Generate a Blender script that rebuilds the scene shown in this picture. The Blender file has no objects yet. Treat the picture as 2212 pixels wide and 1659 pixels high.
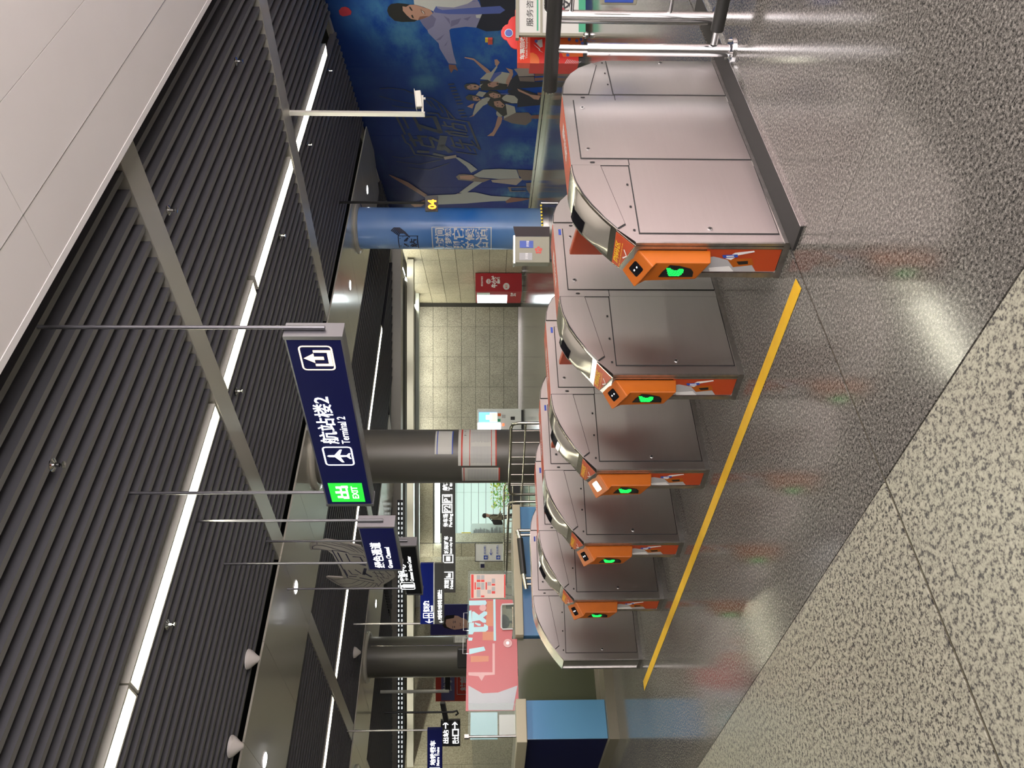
import bpy, bmesh, math, random
from mathutils import Vector, Matrix
random.seed(7)
SC = bpy.context.scene
COL = SC.collection

# ---------------------------------------------------------------- camera
FPX, YAW, PIT, CH = 1692.6, math.radians(48.164), math.radians(-1.616), 1.45
Fw = Vector((-math.sin(YAW)*math.cos(PIT), math.cos(YAW)*math.cos(PIT), math.sin(PIT)))
Rt = Vector((math.cos(YAW), math.sin(YAW), 0))
Dn = Fw.cross(Rt)
CAM = Vector((0, 0, CH))
cam = bpy.data.cameras.new('camera'); co = bpy.data.objects.new('camera', cam); COL.objects.link(co)
cam.sensor_fit = 'HORIZONTAL'; cam.sensor_width = 36; cam.lens = FPX*36/2212; cam.clip_end = 200; cam.clip_start = .05
co.matrix_world = Matrix(((Dn.x, Rt.x, -Fw.x, 0), (Dn.y, Rt.y, -Fw.y, 0), (Dn.z, Rt.z, -Fw.z, CH), (0, 0, 0, 1)))
SC.camera = co

# ---------------------------------------------------------------- world, exposure
w = bpy.data.worlds.new('world'); SC.world = w; w.use_nodes = True
bg = w.node_tree.nodes['Background']; bg.inputs[0].default_value = (1, .92, .92, 1); bg.inputs[1].default_value = 5.5
SC.view_settings.view_transform = 'Standard'; SC.view_settings.look = 'None'
SC.view_settings.gamma = 1; SC.view_settings.use_curve_mapping = False
SC.view_settings.exposure = 0.50
LAMP = 26.0          # emission of the ceiling strip lamps

# ---------------------------------------------------------------- helpers: photo measurements to places
def ray(x, y): return Fw + Rt*((829.5-y)/FPX) + Dn*((x-1106)/FPX)
def pl(x, y, ax, val):
    d = ray(x, y); return CAM + d*((val-CAM[ax])/d[ax])
def onx(x, y, v): return pl(x, y, 0, v)
def ony(x, y, v): return pl(x, y, 1, v)
def onz(x, y, v=0.): return pl(x, y, 2, v)
def dep(x, y, d): return CAM + ray(x, y)*d
NH = Vector((-math.sin(YAW), math.cos(YAW), 0))          # horizontal direction of the far hall
def far(d, l, z): return Vector((NH.x*d + Rt.x*l, NH.y*d + Rt.y*l, z))
def fpt(x, y, d):                                          # a point of a far upright plane at depth d
    r = ray(x, y); return CAM + r*(d/(r.x*NH.x+r.y*NH.y))
MW0, MWD = Vector((-15.74, 22.06, 0)), Vector((.8612, -.5083, 0))      # line of the angled wall with the mural
MWN = Vector((-.5083, -.8612, 0))
def mur(x, y, off=0.):
    r = ray(x, y); o = MW0 + MWN*off
    return CAM + r*((o-CAM).dot(MWN)/r.dot(MWN))

# ---------------------------------------------------------------- materials
MATS = {}
def mat(name, col=(.5, .5, .5), rough=.5, metal=0., emit=None, es=0., spec=.5, trans=0., alpha=1., coat=0.):
    if name in MATS: return MATS[name]
    m = bpy.data.materials.new(name); m.use_nodes = True
    b = m.node_tree.nodes['Principled BSDF']
    b.inputs['Base Color'].default_value = (*col, 1); b.inputs['Roughness'].default_value = rough
    b.inputs['Metallic'].default_value = metal; b.inputs['Specular IOR Level'].default_value = spec
    b.inputs['Transmission Weight'].default_value = trans; b.inputs['Alpha'].default_value = alpha
    b.inputs['Coat Weight'].default_value = coat; b.inputs['Coat Roughness'].default_value = .06
    if emit: b.inputs['Emission Color'].default_value = (*emit, 1); b.inputs['Emission Strength'].default_value = es
    MATS[name] = m; return m
def nodes(m): return m.node_tree.nodes, m.node_tree.links, m.node_tree.nodes['Principled BSDF']
def coords(N, L, scale=(1, 1, 1)):
    g = N.new('ShaderNodeNewGeometry'); mp = N.new('ShaderNodeMapping'); mp.inputs['Scale'].default_value = scale
    L.new(g.outputs['Position'], mp.inputs['Vector']); return mp.outputs[0]
def ramp(N, stops, interp='LINEAR'):
    r = N.new('ShaderNodeValToRGB'); e = r.color_ramp.elements; r.color_ramp.interpolation = interp
    while len(e) < len(stops): e.new(.5)
    for k, (p, c) in enumerate(stops): e[k].position = p; e[k].color = (*c, 1)
    return r
def noise(N, L, vec, scale, detail=3, rough=.5):
    n = N.new('ShaderNodeTexNoise'); n.inputs['Scale'].default_value = scale; n.inputs['Detail'].default_value = detail
    n.inputs['Roughness'].default_value = rough; L.new(vec, n.inputs['Vector']); return n
def granite(name, stops, s1, s2, rough, big=.12):
    m = mat(name, rough=rough); N, L, b = nodes(m); v = coords(N, L)
    n1 = noise(N, L, v, s1, 2, .6); n2 = noise(N, L, v, s2, 1, .5)
    mx = N.new('ShaderNodeMix'); mx.data_type = 'FLOAT'; mx.inputs[0].default_value = .35
    L.new(n1.outputs['Fac'], mx.inputs[2]); L.new(n2.outputs['Fac'], mx.inputs[3])
    r = ramp(N, stops); L.new(mx.outputs[0], r.inputs[0])
    n3 = noise(N, L, v, .9, 2); r3 = ramp(N, [(.3, (1-big,)*3), (.7, (1, 1, 1))]); L.new(n3.outputs['Fac'], r3.inputs[0])
    mu = N.new('ShaderNodeMix'); mu.data_type = 'RGBA'; mu.blend_type = 'MULTIPLY'; mu.inputs[0].default_value = 1
    L.new(r.outputs[0], mu.inputs[6]); L.new(r3.outputs[0], mu.inputs[7]); L.new(mu.outputs[2], b.inputs['Base Color'])
    return m
def mottled(name, c0, c1, scale, rough, metal=0., stretch=(1, 1, 1), bump=0., rvar=0.):
    m = mat(name, rough=rough, metal=metal); N, L, b = nodes(m); v = coords(N, L, stretch)
    n = noise(N, L, v, scale, 4, .6); r = ramp(N, [(.3, c0), (.7, c1)]); L.new(n.outputs['Fac'], r.inputs[0])
    L.new(r.outputs[0], b.inputs['Base Color'])
    if rvar:
        mr = N.new('ShaderNodeMapRange'); mr.inputs[3].default_value = rough-rvar; mr.inputs[4].default_value = rough+rvar
        L.new(n.outputs['Fac'], mr.inputs[0]); L.new(mr.outputs[0], b.inputs['Roughness'])
    if bump:
        bp = N.new('ShaderNodeBump'); bp.inputs['Strength'].default_value = bump; bp.inputs['Distance'].default_value = .01
        L.new(n.outputs['Fac'], bp.inputs['Height']); L.new(bp.outputs[0], b.inputs['Normal'])
    return m
granite('granite_light', [(.38, (.04, .04, .04)), (.44, (.14, .13, .11)), (.48, (.27, .265, .21)), (.56, (.39, .38, .30)), (.72, (.45, .44, .355))], 48, 120, .30, .10)
granite('granite_dark', [(.36, (.02, .02, .02)), (.46, (.10, .095, .085)), (.55, (.18, .172, .155)), (.66, (.36, .345, .31))], 85, 210, .13, .16)
granite('stone_grey', [(.36, (.16, .15, .125)), (.5, (.30, .285, .235)), (.64, (.42, .40, .33))], 26, 70, .5, .25)
granite('stone_cream', [(.36, (.26, .235, .165)), (.5, (.40, .37, .27)), (.64, (.50, .47, .36))], 22, 60, .5, .2)
mottled('steel', (.605, .588, .583), (.62, .602, .597), 2.0, .37, 1., (1, 1, 40), 0., .02)
def brush(name, an, rough):
    N, L, b = nodes(MATS[name]); c = N.new('ShaderNodeCombineXYZ'); c.inputs[2].default_value = 1
    b.inputs['Anisotropic'].default_value = an; L.new(c.outputs[0], b.inputs['Tangent'])
brush('steel', .9, .4)
mottled('steel_dull', (.40, .39, .37), (.52, .51, .49), 30, .38, 1.)
mat('steel_bright', (.72, .72, .72), .16, 1.)
mat('steel_bronze', (.44, .42, .36), .24, .6)
mat('champagne', (.62, .60, .50), .22, 1.)
mat('groove', (.012, .012, .012), .6)
mat('black', (.012, .012, .012), .45)
mat('rubber_black', (.02, .02, .018), .42)
mat('black_gloss', (.008, .008, .01), .08)
mottled('orange_plastic', (.38, .092, .005), (.42, .102, .006), 12, .45)
mat('orange_print', (.44, .058, .015), .4)
mat('orange_flap', (.36, .052, .016), .4)
mat('yellow_print', (.85, .62, .02), .5)
mat('white_print', (.8, .8, .79), .5)
mat('grey_print', (.42, .42, .43), .5)
mat('blue_print', (.03, .08, .42), .4)
mat('led_green', (0, .1, .02), .5, emit=(.01, 1., .10), es=3.2)
mat('led_white', (.8, .8, .8), .5, emit=(1, 1, 1), es=5.)
mat('led_amber', (.3, .1, 0), .5, emit=(1., .30, .02), es=2.2)
mat('led_red', (.3, .02, 0), .5, emit=(1., .08, .03), es=3.)
mottled('yellow_tape', (.72, .42, .01), (.80, .50, .02), 9, .5)
mat('slat', (.085, .085, .095), .5)
mat('slat_far', (.075, .075, .078), .55)
mat('plenum', (.006, .006, .006), .9)
mat('beam_metal', (.58, .56, .49), .30, .35)
mottled('soffit_white', (.70, .67, .645), (.73, .70, .675), 1.2, .42)
mat('trim_white', (.75, .74, .72), .4)
mat('band_panel', (.56, .54, .46), .20, .2, coat=.3)
mat('joint_dark', (.035, .033, .028), .7)
mat('column_grey', (.115, .11, .095), .36, .2)
mat('lamp', (.9, .9, .85), .5, emit=(1., .97, .80), es=LAMP)
mat('lamp_trough', (.75, .74, .66), .35, .3)
mat('downlight', (.9, .9, .9), .5, emit=(1., .98, .9), es=30.)
mat('lamp_cool', (.9, .9, .9), .5, emit=(.86, 1., .97), es=20.)
mat('dash_light', (.9, .9, .9), .5, emit=(.9, 1., .97), es=1.0)
mat('sign_navy', (.006, .009, .085), .5, spec=.12)
mat('sign_navy_back', (.004, .012, .16), .5, spec=.12)
mat('sign_black', (.006, .007, .012), .5, spec=.12)
mat('sign_charcoal', (.06, .06, .062), .4)
mat('sign_lit', (.8, .8, .8), .5, emit=(1., 1., .97), es=1.6)
mat('sign_lit_warm', (.8, .7, .5), .5, emit=(1., .80, .50), es=1.15)
mat('sign_green', (.02, .4, .04), .4, emit=(.02, .78, .045), es=.62)
mat('sign_frame', (.22, .22, .24), .35, .8)
mat('white_paint', (.78, .78, .74), .4)
mat('camera_white', (.80, .79, .70), .4)
mat('red_cabinet', (.33, .010, .018), .35)
mat('red_board', (.72, .022, .014), .4)
mat('red_face', (.80, .075, .04), .4)
mat('orange_face', (.80, .16, .03), .4)
mat('screen_white', (.9, .9, .9), .3, emit=(.85, .97, 1.), es=5.)
mat('screen_blue', (.2, .5, .9), .3, emit=(.12, .55, 1.), es=1.5)
mat('screen_warm', (.9, .8, .4), .3, emit=(1., .85, .35), es=1.4)
mat('cream_ledge', (.44, .40, .29), .4)
mat('navy_panel', (.006, .008, .045), .5, spec=.12)
mat('box_olive', (.30, .29, .215), .45)
mat('box_brown', (.055, .050, .052), .5)
mat('green_print', (.05, .36, .20), .5)
mat('board_white', (.62, .62, .58), .45)
mat('door_glass', (.075, .085, .050), .14, 0., spec=.5)
mat('kerb_stone', (.16, .145, .105), .5)
mat('kerb_dark', (.035, .034, .032), .7, spec=.2)
mat('joint_metal', (.16, .14, .11), .35, .8)
mat('slat_lit_underside', (.165, .162, .155), .5)
mat('reflection_mist', (.47, .50, .54), .18)
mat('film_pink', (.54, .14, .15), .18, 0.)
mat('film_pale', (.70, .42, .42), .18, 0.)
mat('film_orange', (.62, .25, .15), .2)
mat('film_cyan', (.48, .78, .86), .2)
mat('film_red', (.72, .06, .05), .3)
mat('glass', (.35, .45, .42), .04, 0., spec=.5, alpha=.16)
mat('poster_pale', (.72, .58, .52), .4)
mat('poster_violet', (.055, .06, .24), .4)
mat('poster_red', (.62, .07, .045), .45)
mat('poster_slate', (.16, .16, .33), .45)
mat('skin', (.52, .29, .22), .55)
mat('skin_pale', (.60, .44, .38), .55)
mat('skin_dark', (.26, .11, .08), .55)
mat('skin_portrait', (.88, .62, .48), .5)
mat('hair', (.018, .016, .014), .5)
mat('cloth_cream', (.50, .49, .43), .6)
mat('cloth_white', (.42, .43, .43), .6)
mat('cloth_lavender', (.29, .28, .46), .6)
mat('cloth_lavender_fold', (.19, .18, .33), .6)
mat('cloth_pale', (.60, .60, .60), .6)
mat('cloth_tie', (.10, .14, .46), .6)
mat('cloth_navy', (.022, .023, .042), .6)
mat('cloth_taupe', (.22, .17, .155), .6)
mat('cloth_beige', (.42, .35, .32), .6)
mat('cloth_black', (.020, .018, .018), .6)
mat('cloth_olive', (.26, .24, .17), .7)
mat('ink_dark', (.012, .018, .055), .5)
mat('ink_black', (.02, .02, .02), .5)
mat('ink_navy', (.006, .006, .05), .5)
mat('ink_rose', (.45, .03, .05), .5)
mat('banner_grey', (.36, .335, .30), .45)
mat('bright_wall', (.66, .76, .70), .4)
mat('leaf_green', (.14, .42, .04), .5)
mat('leaf_yellow', (.55, .55, .06), .5)
mat('hazard_yellow', (.72, .55, .03), .5)
mat('wall_rose', (.86, .66, .66), .4)
mat('wall_dark', (.06, .058, .055), .5)
mat('wall_pale', (.74, .75, .74), .4)
mat('device_white', (.66, .62, .58), .45)
def print_sky():
    m = mat('mural_sky', rough=.55, spec=.2); N, L, b = nodes(m); v = coords(N, L)
    mp = N.new('ShaderNodeMapping'); mp.inputs['Rotation'].default_value = (0, 0, math.radians(30)); mp.inputs['Scale'].default_value = (.30, .3, .62)
    L.new(v, mp.inputs['Vector'])
    n = noise(N, L, mp.outputs[0], 1.25, 9, .66); n.inputs['Distortion'].default_value = .5
    r = ramp(N, [(.47, (0, 0, 0)), (.57, (.25, .25, .25)), (.70, (1, 1, 1))]); L.new(n.outputs['Fac'], r.inputs[0])
    s = N.new('ShaderNodeSeparateXYZ'); L.new(v, s.inputs[0])
    mr = N.new('ShaderNodeMapRange'); mr.inputs[1].default_value = -15.; mr.inputs[2].default_value = -6.
    L.new(s.outputs[0], mr.inputs[0])
    rb = ramp(N, [(0, (.020, .030, .20)), (.45, (.008, .045, .29)), (1, (.006, .085, .46))]); L.new(mr.outputs[0], rb.inputs[0])
    mz = N.new('ShaderNodeMapRange'); mz.inputs[1].default_value = 5.2; mz.inputs[2].default_value = .0; L.new(s.outputs[2], mz.inputs[0])
    rz = ramp(N, [(.0, (.35, .35, .4)), (.55, (1, 1, 1)), (1, (1.1, 1.35, 1.3))]); L.new(mz.outputs[0], rz.inputs[0])
    mu = N.new('ShaderNodeMix'); mu.data_type = 'RGBA'; mu.blend_type = 'MULTIPLY'; mu.inputs[0].default_value = 1
    L.new(rb.outputs[0], mu.inputs[6]); L.new(rz.outputs[0], mu.inputs[7])
    acc = None
    for cx, cy, rad in ((860, 40, 1.5), (890, 95, 1.3), (930, 125, 1.1), (1070, 80, .9), (1085, 60, .9), (1130, 330, 1.2), (1140, 250, 1.), (1105, 330, .8), (1150, 420, 1.1), (1100, 420, .8), (1060, 115, .8), (920, 175, .6)):
        c = mur(cx, cy); vd = N.new('ShaderNodeVectorMath'); vd.operation = 'DISTANCE'; L.new(v, vd.inputs[0]); vd.inputs[1].default_value = c
        mm = N.new('ShaderNodeMapRange'); mm.interpolation_type = 'SMOOTHSTEP'; mm.inputs[1].default_value = rad; mm.inputs[2].default_value = 0; L.new(vd.outputs['Value'], mm.inputs[0])
        if acc is None: acc = mm.outputs[0]
        else:
            mxx = N.new('ShaderNodeMath'); mxx.operation = 'MAXIMUM'; L.new(acc, mxx.inputs[0]); L.new(mm.outputs[0], mxx.inputs[1]); acc = mxx.outputs[0]
    n2 = noise(N, L, mp.outputs[0], 2.6, 8, .65); r2 = ramp(N, [(.38, (0, 0, 0)), (.62, (1, 1, 1))]); L.new(n2.outputs['Fac'], r2.inputs[0])
    cm = N.new('ShaderNodeMath'); cm.operation = 'MULTIPLY'; L.new(acc, cm.inputs[0]); L.new(r2.outputs[0], cm.inputs[1])
    cs_ = N.new('ShaderNodeMath'); cs_.operation = 'MULTIPLY_ADD'; cs_.inputs[1].default_value = .25; L.new(r.outputs[0], cs_.inputs[0]); L.new(cm.outputs[0], cs_.inputs[2])
    f = N.new('ShaderNodeMath'); f.operation = 'MULTIPLY'; L.new(cs_.outputs[0], f.inputs[0])
    mc = N.new('ShaderNodeMapRange'); mc.inputs[1].default_value = 0; mc.inputs[2].default_value = 1; mc.inputs[3].default_value = .38; mc.inputs[4].default_value = .85
    L.new(mz.outputs[0], mc.inputs[0]); L.new(mc.outputs[0], f.inputs[1])
    mx = N.new('ShaderNodeMix'); mx.data_type = 'RGBA'; L.new(f.outputs[0], mx.inputs[0])
    L.new(mu.outputs[2], mx.inputs[6]); mx.inputs[7].default_value = (.13, .37, .47, 1)
    L.new(mx.outputs[2], b.inputs['Base Color'])
print_sky()
def print_column(name, lo, mid, hi):
    m = mat(name, rough=.25); N, L, b = nodes(m); v = coords(N, L, (.6, .6, 1))
    n = noise(N, L, v, 1.0, 3); s = N.new('ShaderNodeSeparateXYZ'); L.new(v, s.inputs[0])
    mr = N.new('ShaderNodeMapRange'); mr.inputs[1].default_value = 0; mr.inputs[2].default_value = 4.8; L.new(s.outputs[2], mr.inputs[0])
    ad = N.new('ShaderNodeMath'); ad.operation = 'MULTIPLY_ADD'; ad.inputs[1].default_value = .35; L.new(n.outputs['Fac'], ad.inputs[0]); L.new(mr.outputs[0], ad.inputs[2])
    r = ramp(N, [(.2, lo), (.6, mid), (1.1 if False else 1.0, hi)]); L.new(ad.outputs[0], r.inputs[0]); L.new(r.outputs[0], b.inputs['Base Color'])
print_column('column_blue', (.25, .42, .70), (.04, .20, .62), (.20, .36, .70))
print_column('counter_blue', (.10, .26, .42), (.08, .22, .48), (.3, .3, .5))

# ---------------------------------------------------------------- mesh builder
class MB:
    def __init__(s): s.v = []; s.f = []
    def add(s, vs, fs):
        o = len(s.v); s.v += [Vector(p) for p in vs]; s.f += [[i+o for i in f] for f in fs]; return s
    def box(s, x0, x1, y0, y1, z0, z1):
        return s.add([(x, y, z) for z in (z0, z1) for y in (y0, y1) for x in (x0, x1)],
                     [(0, 2, 3, 1), (4, 5, 7, 6), (0, 1, 5, 4), (2, 6, 7, 3), (0, 4, 6, 2), (1, 3, 7, 5)])
    def obox(s, o, a, b, c):                       # box from a corner and three edge vectors
        o, a, b, c = map(Vector, (o, a, b, c))
        return s.add([o+a*i+b*j+c*k for k in (0, 1) for j in (0, 1) for i in (0, 1)],
                     [(0, 2, 3, 1), (4, 5, 7, 6), (0, 1, 5, 4), (2, 6, 7, 3), (0, 4, 6, 2), (1, 3, 7, 5)])
    def prism(s, pts, off):                        # flat outline pushed along off
        pts = [Vector(p) for p in pts]; off = Vector(off); n = len(pts)
        return s.add(pts+[p+off for p in pts], [list(range(n))[::-1], list(range(n, 2*n))]+[(i, (i+1) % n, (i+1) % n+n, i+n) for i in range(n)])
    def poly(s, pts): return s.add(pts, [list(range(len(pts)))])
    def tube(s, pts, r, n=10, caps=True):
        pts = [Vector(p) for p in pts]; rings = []; prev = None
        for i, p in enumerate(pts):
            t = (pts[min(i+1, len(pts)-1)]-pts[max(i-1, 0)]).normalized()
            if prev is None:
                a = t.cross(Vector((0, 0, 1)))
                if a.length < .1: a = t.cross(Vector((1, 0, 0)))
            else: a = prev - t*prev.dot(t)
            a.normalize(); prev = a; b = t.cross(a)
            rr = r[i] if isinstance(r, (list, tuple)) else r
            rings.append([p+(a*math.cos(q)+b*math.sin(q))*rr for q in [2*math.pi*k/n for k in range(n)]])
        vs = [p for g in rings for p in g]; fs = []
        for i in range(len(rings)-1):
            for k in range(n):
                k2 = (k+1) % n; fs.append((i*n+k, i*n+k2, (i+1)*n+k2, (i+1)*n+k))
        if caps: fs += [list(range(n))[::-1], list(range((len(rings)-1)*n, len(rings)*n))]
        return s.add(vs, fs)
    def lathe(s, prof, c, n=24):                   # (radius, z) profile about a vertical axis
        c = Vector(c); m = len(prof)
        vs = [c+Vector((r*math.cos(2*math.pi*k/n), r*math.sin(2*math.pi*k/n), z)) for k in range(n) for r, z in prof]
        fs = [(k*m+j, ((k+1) % n)*m+j, ((k+1) % n)*m+j+1, k*m+j+1) for k in range(n) for j in range(m-1)]
        return s.add(vs, fs)
    def disc(s, c, ax, r, n=16, h=.004):           # short round plate facing ax
        c = Vector(c); ax = Vector(ax).normalized(); return s.tube([c, c+ax*h], r, n)
    def stroke(s, pts, wd, nrm):                   # a flat ribbon of given width along a path
        pts = [Vector(p) for p in pts]; nrm = Vector(nrm); L_, R_ = [], []
        for i, p in enumerate(pts):
            t = (pts[min(i+1, len(pts)-1)]-pts[max(i-1, 0)]).normalized(); q = nrm.cross(t).normalized()*(wd/2)
            L_.append(p+q); R_.append(p-q)
        n = len(pts); return s.add(L_+R_, [(i, i+1, n+i+1, n+i) for i in range(n-1)])
    def build(s, name, m, parent=None, smooth=None, bevel=0., mesh_only=False):
        me = bpy.data.meshes.new(name)
        o0 = Vector(parent['_o']) if parent is not None and '_o' in parent else Vector((0, 0, 0))
        me.from_pydata([p-o0 for p in s.v], [], s.f); me.update()
        bm = bmesh.new(); bm.from_mesh(me); bmesh.ops.recalc_face_normals(bm, faces=bm.faces); bm.to_mesh(me); bm.free()
        if smooth is not None:
            me.polygons.foreach_set('use_smooth', [True]*len(me.polygons)); me.set_sharp_from_angle(angle=math.radians(smooth))
        me.materials.append(MATS[m])
        ob = bpy.data.objects.new(name, me); COL.objects.link(ob)
        if parent is not None: ob.parent = parent
        if '_o' not in ob and parent is not None and '_o' in parent: ob['_o'] = list(o0)
        if bevel:
            bv = ob.modifiers.new('bevel', 'BEVEL'); bv.width = bevel; bv.segments = 2; bv.limit_method = 'ANGLE'
        return ob
def tag(o, label, cat, group=None):
    o['label'] = label; o['category'] = cat
    if group: o['group'] = group
    return o
def thing(name, label, cat, loc, group=None):
    o = bpy.data.objects.new(name, None); COL.objects.link(o); o.location = loc; o.empty_display_size = .2
    o['_o'] = list(loc); return tag(o, label, cat, group)
def struct(o): o['kind'] = 'structure'; return o
def copy_tree(o, parent=None):
    c = o.copy(); COL.objects.link(c)
    if parent is not None: c.parent = parent
    for ch in list(o.children): copy_tree(ch, c)
    return c
TXT = {}
def text_geo(body, bold=0.):
    k = (body, bold)
    if k not in TXT:
        cu = bpy.data.curves.new('t', 'FONT'); cu.body = body; cu.size = 1; cu.offset = bold; cu.resolution_u = 2
        ob = bpy.data.objects.new('t', cu); me = ob.to_mesh()
        TXT[k] = ([v.co.copy() for v in me.vertices], [list(p.vertices) for p in me.polygons])
        ob.to_mesh_clear(); bpy.data.objects.remove(ob); bpy.data.curves.remove(cu)
    return TXT[k]
def text(mb, body, o, xd, yd, wd, ht, bold=.012, mapf=None):
    """fit lettering into the rectangle at corner o with width vector direction xd and height direction yd"""
    vs, fs = text_geo(body, bold)
    if not vs: return mb
    x0 = min(v.x for v in vs); x1 = max(v.x for v in vs); y0 = min(v.y for v in vs); y1 = max(v.y for v in vs)
    o, xd, yd = Vector(o), Vector(xd), Vector(yd)
    P = [(o+xd*((v.x-x0)/(x1-x0)*wd)+yd*((v.y-y0)/(y1-y0)*ht)) for v in vs]
    if mapf: P = [mapf(p) for p in P]
    return mb.add(P, fs)
UP = Vector((0, 0, 1)); PX = Vector((1, 0, 0)); PY = Vector((0, 1, 0))

# ================================================================= SETTING
ZC = 4.8
floor = struct(MB().box(-45, 3.6, -4, 48, -.12, -.02).build('floor', 'joint_dark'))
def slab(x0, x1, y0, y1, m): return MB().box(x0, x1, y0, y1, -.02, 0).build('floor_slab', m, floor)
J = .003
for x0, x1 in ((-14, -2.757), (-2.754, -2.364), (-2.344, 3.6)):
    for y0, y1 in ((-4, -1.6), (-1.597, 1.6265)): slab(x0, x1, y0, y1, 'granite_light')
for x0, x1 in ((-45, -2.362), (-2.346, 3.6)):
    if x0 < -14: slab(x0, x1, 1.6315, 48, 'granite_dark'); slab(x0, -14.003, -4, 1.629, 'granite_dark')
    else:
        ys = [1.6315]+[2.667+1.035*k for k in range(8)]+[48]
        for a, b in zip(ys[:-1], ys[1:]): slab(x0, x1, a+J, b, 'granite_dark')
MB().box(-2.357, -2.351, -4, 2.9, -.02, -.002).build('joint_strip', 'joint_metal', floor)
tape = MB()
for k in range(9):
    x0 = -2.39-.553*k; tape.add([(x0, 2.735, .002), (x0-.553, 2.735-.001, .002), (x0-.553, 2.822, .002), (x0-.012*(k == 0), 2.822, .002)], [(0, 1, 2, 3)])
t_ = tape.build('floor_tape', 'yellow_tape'); tag(t_, 'long yellow tape line stuck across the floor before the ticket gates', 'tape')

def mural_y(X): return 22.06-.5902*(X+15.74)
def far_y(X, d=27.): return (d-NH.x*X)/NH.y
ceiling = struct(MB().add([(-34, -4, 5.4), (3.6, -4, 5.4), (3.6, 40, 5.4), (-34, 40, 5.4)], [(0, 1, 2, 3)]).build('ceiling', 'plenum'))
SEG = [(-4, 6.28), (6.66, 11.75), (12.2, 99)]
def slat_mb(mb, x, zb, wd, ht, segs, ymax):
    for a, b in segs:
        b = min(b, ymax)
        if b > a+.05: mb.box(x-wd/2, x+wd/2, a, b, zb, zb+ht)
    return mb
def lit_underside_mat(ob):  # lighter undersides: the light from the floor is put into the slat colour
    ob.data.materials.append(MATS['slat_lit_underside'])
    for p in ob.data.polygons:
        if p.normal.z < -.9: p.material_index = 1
x = -3.93
while x > -11.12:
    if abs(x+7.48) > .16:
        lit_underside_mat(slat_mb(MB(), x, ZC, .058, .13, SEG, mural_y(x)-.12).build('slat', 'slat', ceiling))
    x -= .2
far_s = MB(); x = -13.95
while x > -31:
    if not (-22.7 < x < -19.95) and abs(x+17.05) > .17:
        slat_mb(far_s, x, ZC, .06, .13, [(-4, 6.28), (6.66, 11.75), (12.2, 99)], min(mural_y(x)-.12, far_y(x)))
    x -= .2
o = far_s.build('slat_field', 'slat_far', ceiling); o['kind'] = 'stuff'
# metal strips crossing the slats
n = 1
for x0, x1, y0, y1 in ((-11.2, -3.5, 6.28, 6.66), (-11.2, -3.5, 11.75, 12.2), (-19.95, -13.8, 6.28, 6.66), (-19.95, -13.8, 11.75, 12.2), (-31, -22.7, 6.28, 6.66)):
    struct(MB().box(x0, x1, y0+.005, y1-.005, 4.788, 4.92).build('trim_%d' % n, 'beam_metal')); n += 1
# mural top trim
a = MW0+MWD*-2; b = MW0+MWD*14
struct(MB().obox(a+MWN*.02+UP*4.86, b-a, MWN*.14, UP*.12).build('trim_%d' % n, 'beam_metal')); n += 1
# glossy panelled bands between the slat fields
def band(x0, x1, y1f):
    y = -5.
    xm = (x0+x1)/2
    while y < y1f(xm)-.3:
        e = min(y+1.42, y1f(xm)-.1)
        MB().box(x0, x1, y, e-.006, 4.77, 4.80).build('ceiling_panel', 'band_panel', ceiling); y += 1.42
band(-13.75, -11.2, mural_y); band(-22.55, -20.05, far_y)
# low white soffit over the camera
ZS = 4.5
for x0, x1 in ((-3.60, -3.146), (-3.14, -2.536), (-2.53, -1.926), (-1.92, 3.6)):
    for y0, y1 in ((-4, -1.7), (-1.694, 4.297), (4.303, 10.3), (10.306, mural_y(min(x1, 4))-.3)):
        if y1 > y0: MB().box(x0, x1, y0, y1, ZS, ZS+.05).build('soffit_panel', 'soffit_white', ceiling)
MB().box(-3.66, -3.604, -4, 14.3, ZS-.004, ZS+.26).build('soffit_edge', 'trim_white', ceiling)
MB().box(-3.144, -3.141, -4, 14.3, ZS-.003, ZS+.04).build('soffit_joint_strip', 'steel_bright', ceiling)

# angled wall: stone, then the mural, then plain panels
def wallbox(mb, t0, t1, z0, z1, o0, th): return mb.obox(MW0+MWD*t0+MWN*o0+UP*z0, MWD*(t1-t0), MWN*th, UP*(z1-z0))
wr = struct(wallbox(MB(), -11.4, 34, 0, 5.4, -.25, .2).build('wall_right', 'joint_dark'))
ROW = .67
def tiles(parent, P, lo, hi, pitch, first, m, z0=.12, rows=7, skip=None, th=.03):
    xs = [lo]; xx = first
    while xx < hi-.05:
        if xx > lo+.05: xs.append(xx)
        xx += pitch
    xs.append(hi)
    for r in range(rows):
        for a_, b_ in zip(xs[:-1], xs[1:]):
            za, zb = z0+r*ROW, z0+(r+1)*ROW
            if skip and skip((a_+b_)/2, (za+zb)/2): continue
            P(MB(), a_+.006, b_-.006, za+.008, zb-.008, th).build('stone_slab', m, parent)
tiles(wr, lambda mb, a_, b_, c_, d_, th: wallbox(mb, a_, b_, c_, d_, -.05, th+.04), -10.72, -1.6, 1.43, -10.72, 'stone_cream')
wallbox(MB(), -10.7, -1.6, 0, .11, -.05, .05).build('skirting', 'steel_dull', wr)
for k in range(14):
    t0 = 13.05+1.5*k
    wallbox(MB(), t0, t0+1.49, .1, 4.8, -.05, .05).build('wall_panel', 'wall_rose' if k % 5 < 3 else 'wall_pale', wr)
wf_ = struct(MB().box(-34, 3.6, -4.2, -4.0, 0, 5.4).build('wall_front_added', 'joint_dark'))  # unseen wall added to block light from behind the camera
for k in range(25): MB().box(-34+1.46*k, -34+1.46*k+1.45, -4.0, -3.97, .1, 4.5).build('wall_panel', 'wall_dark', wf_)
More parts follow.
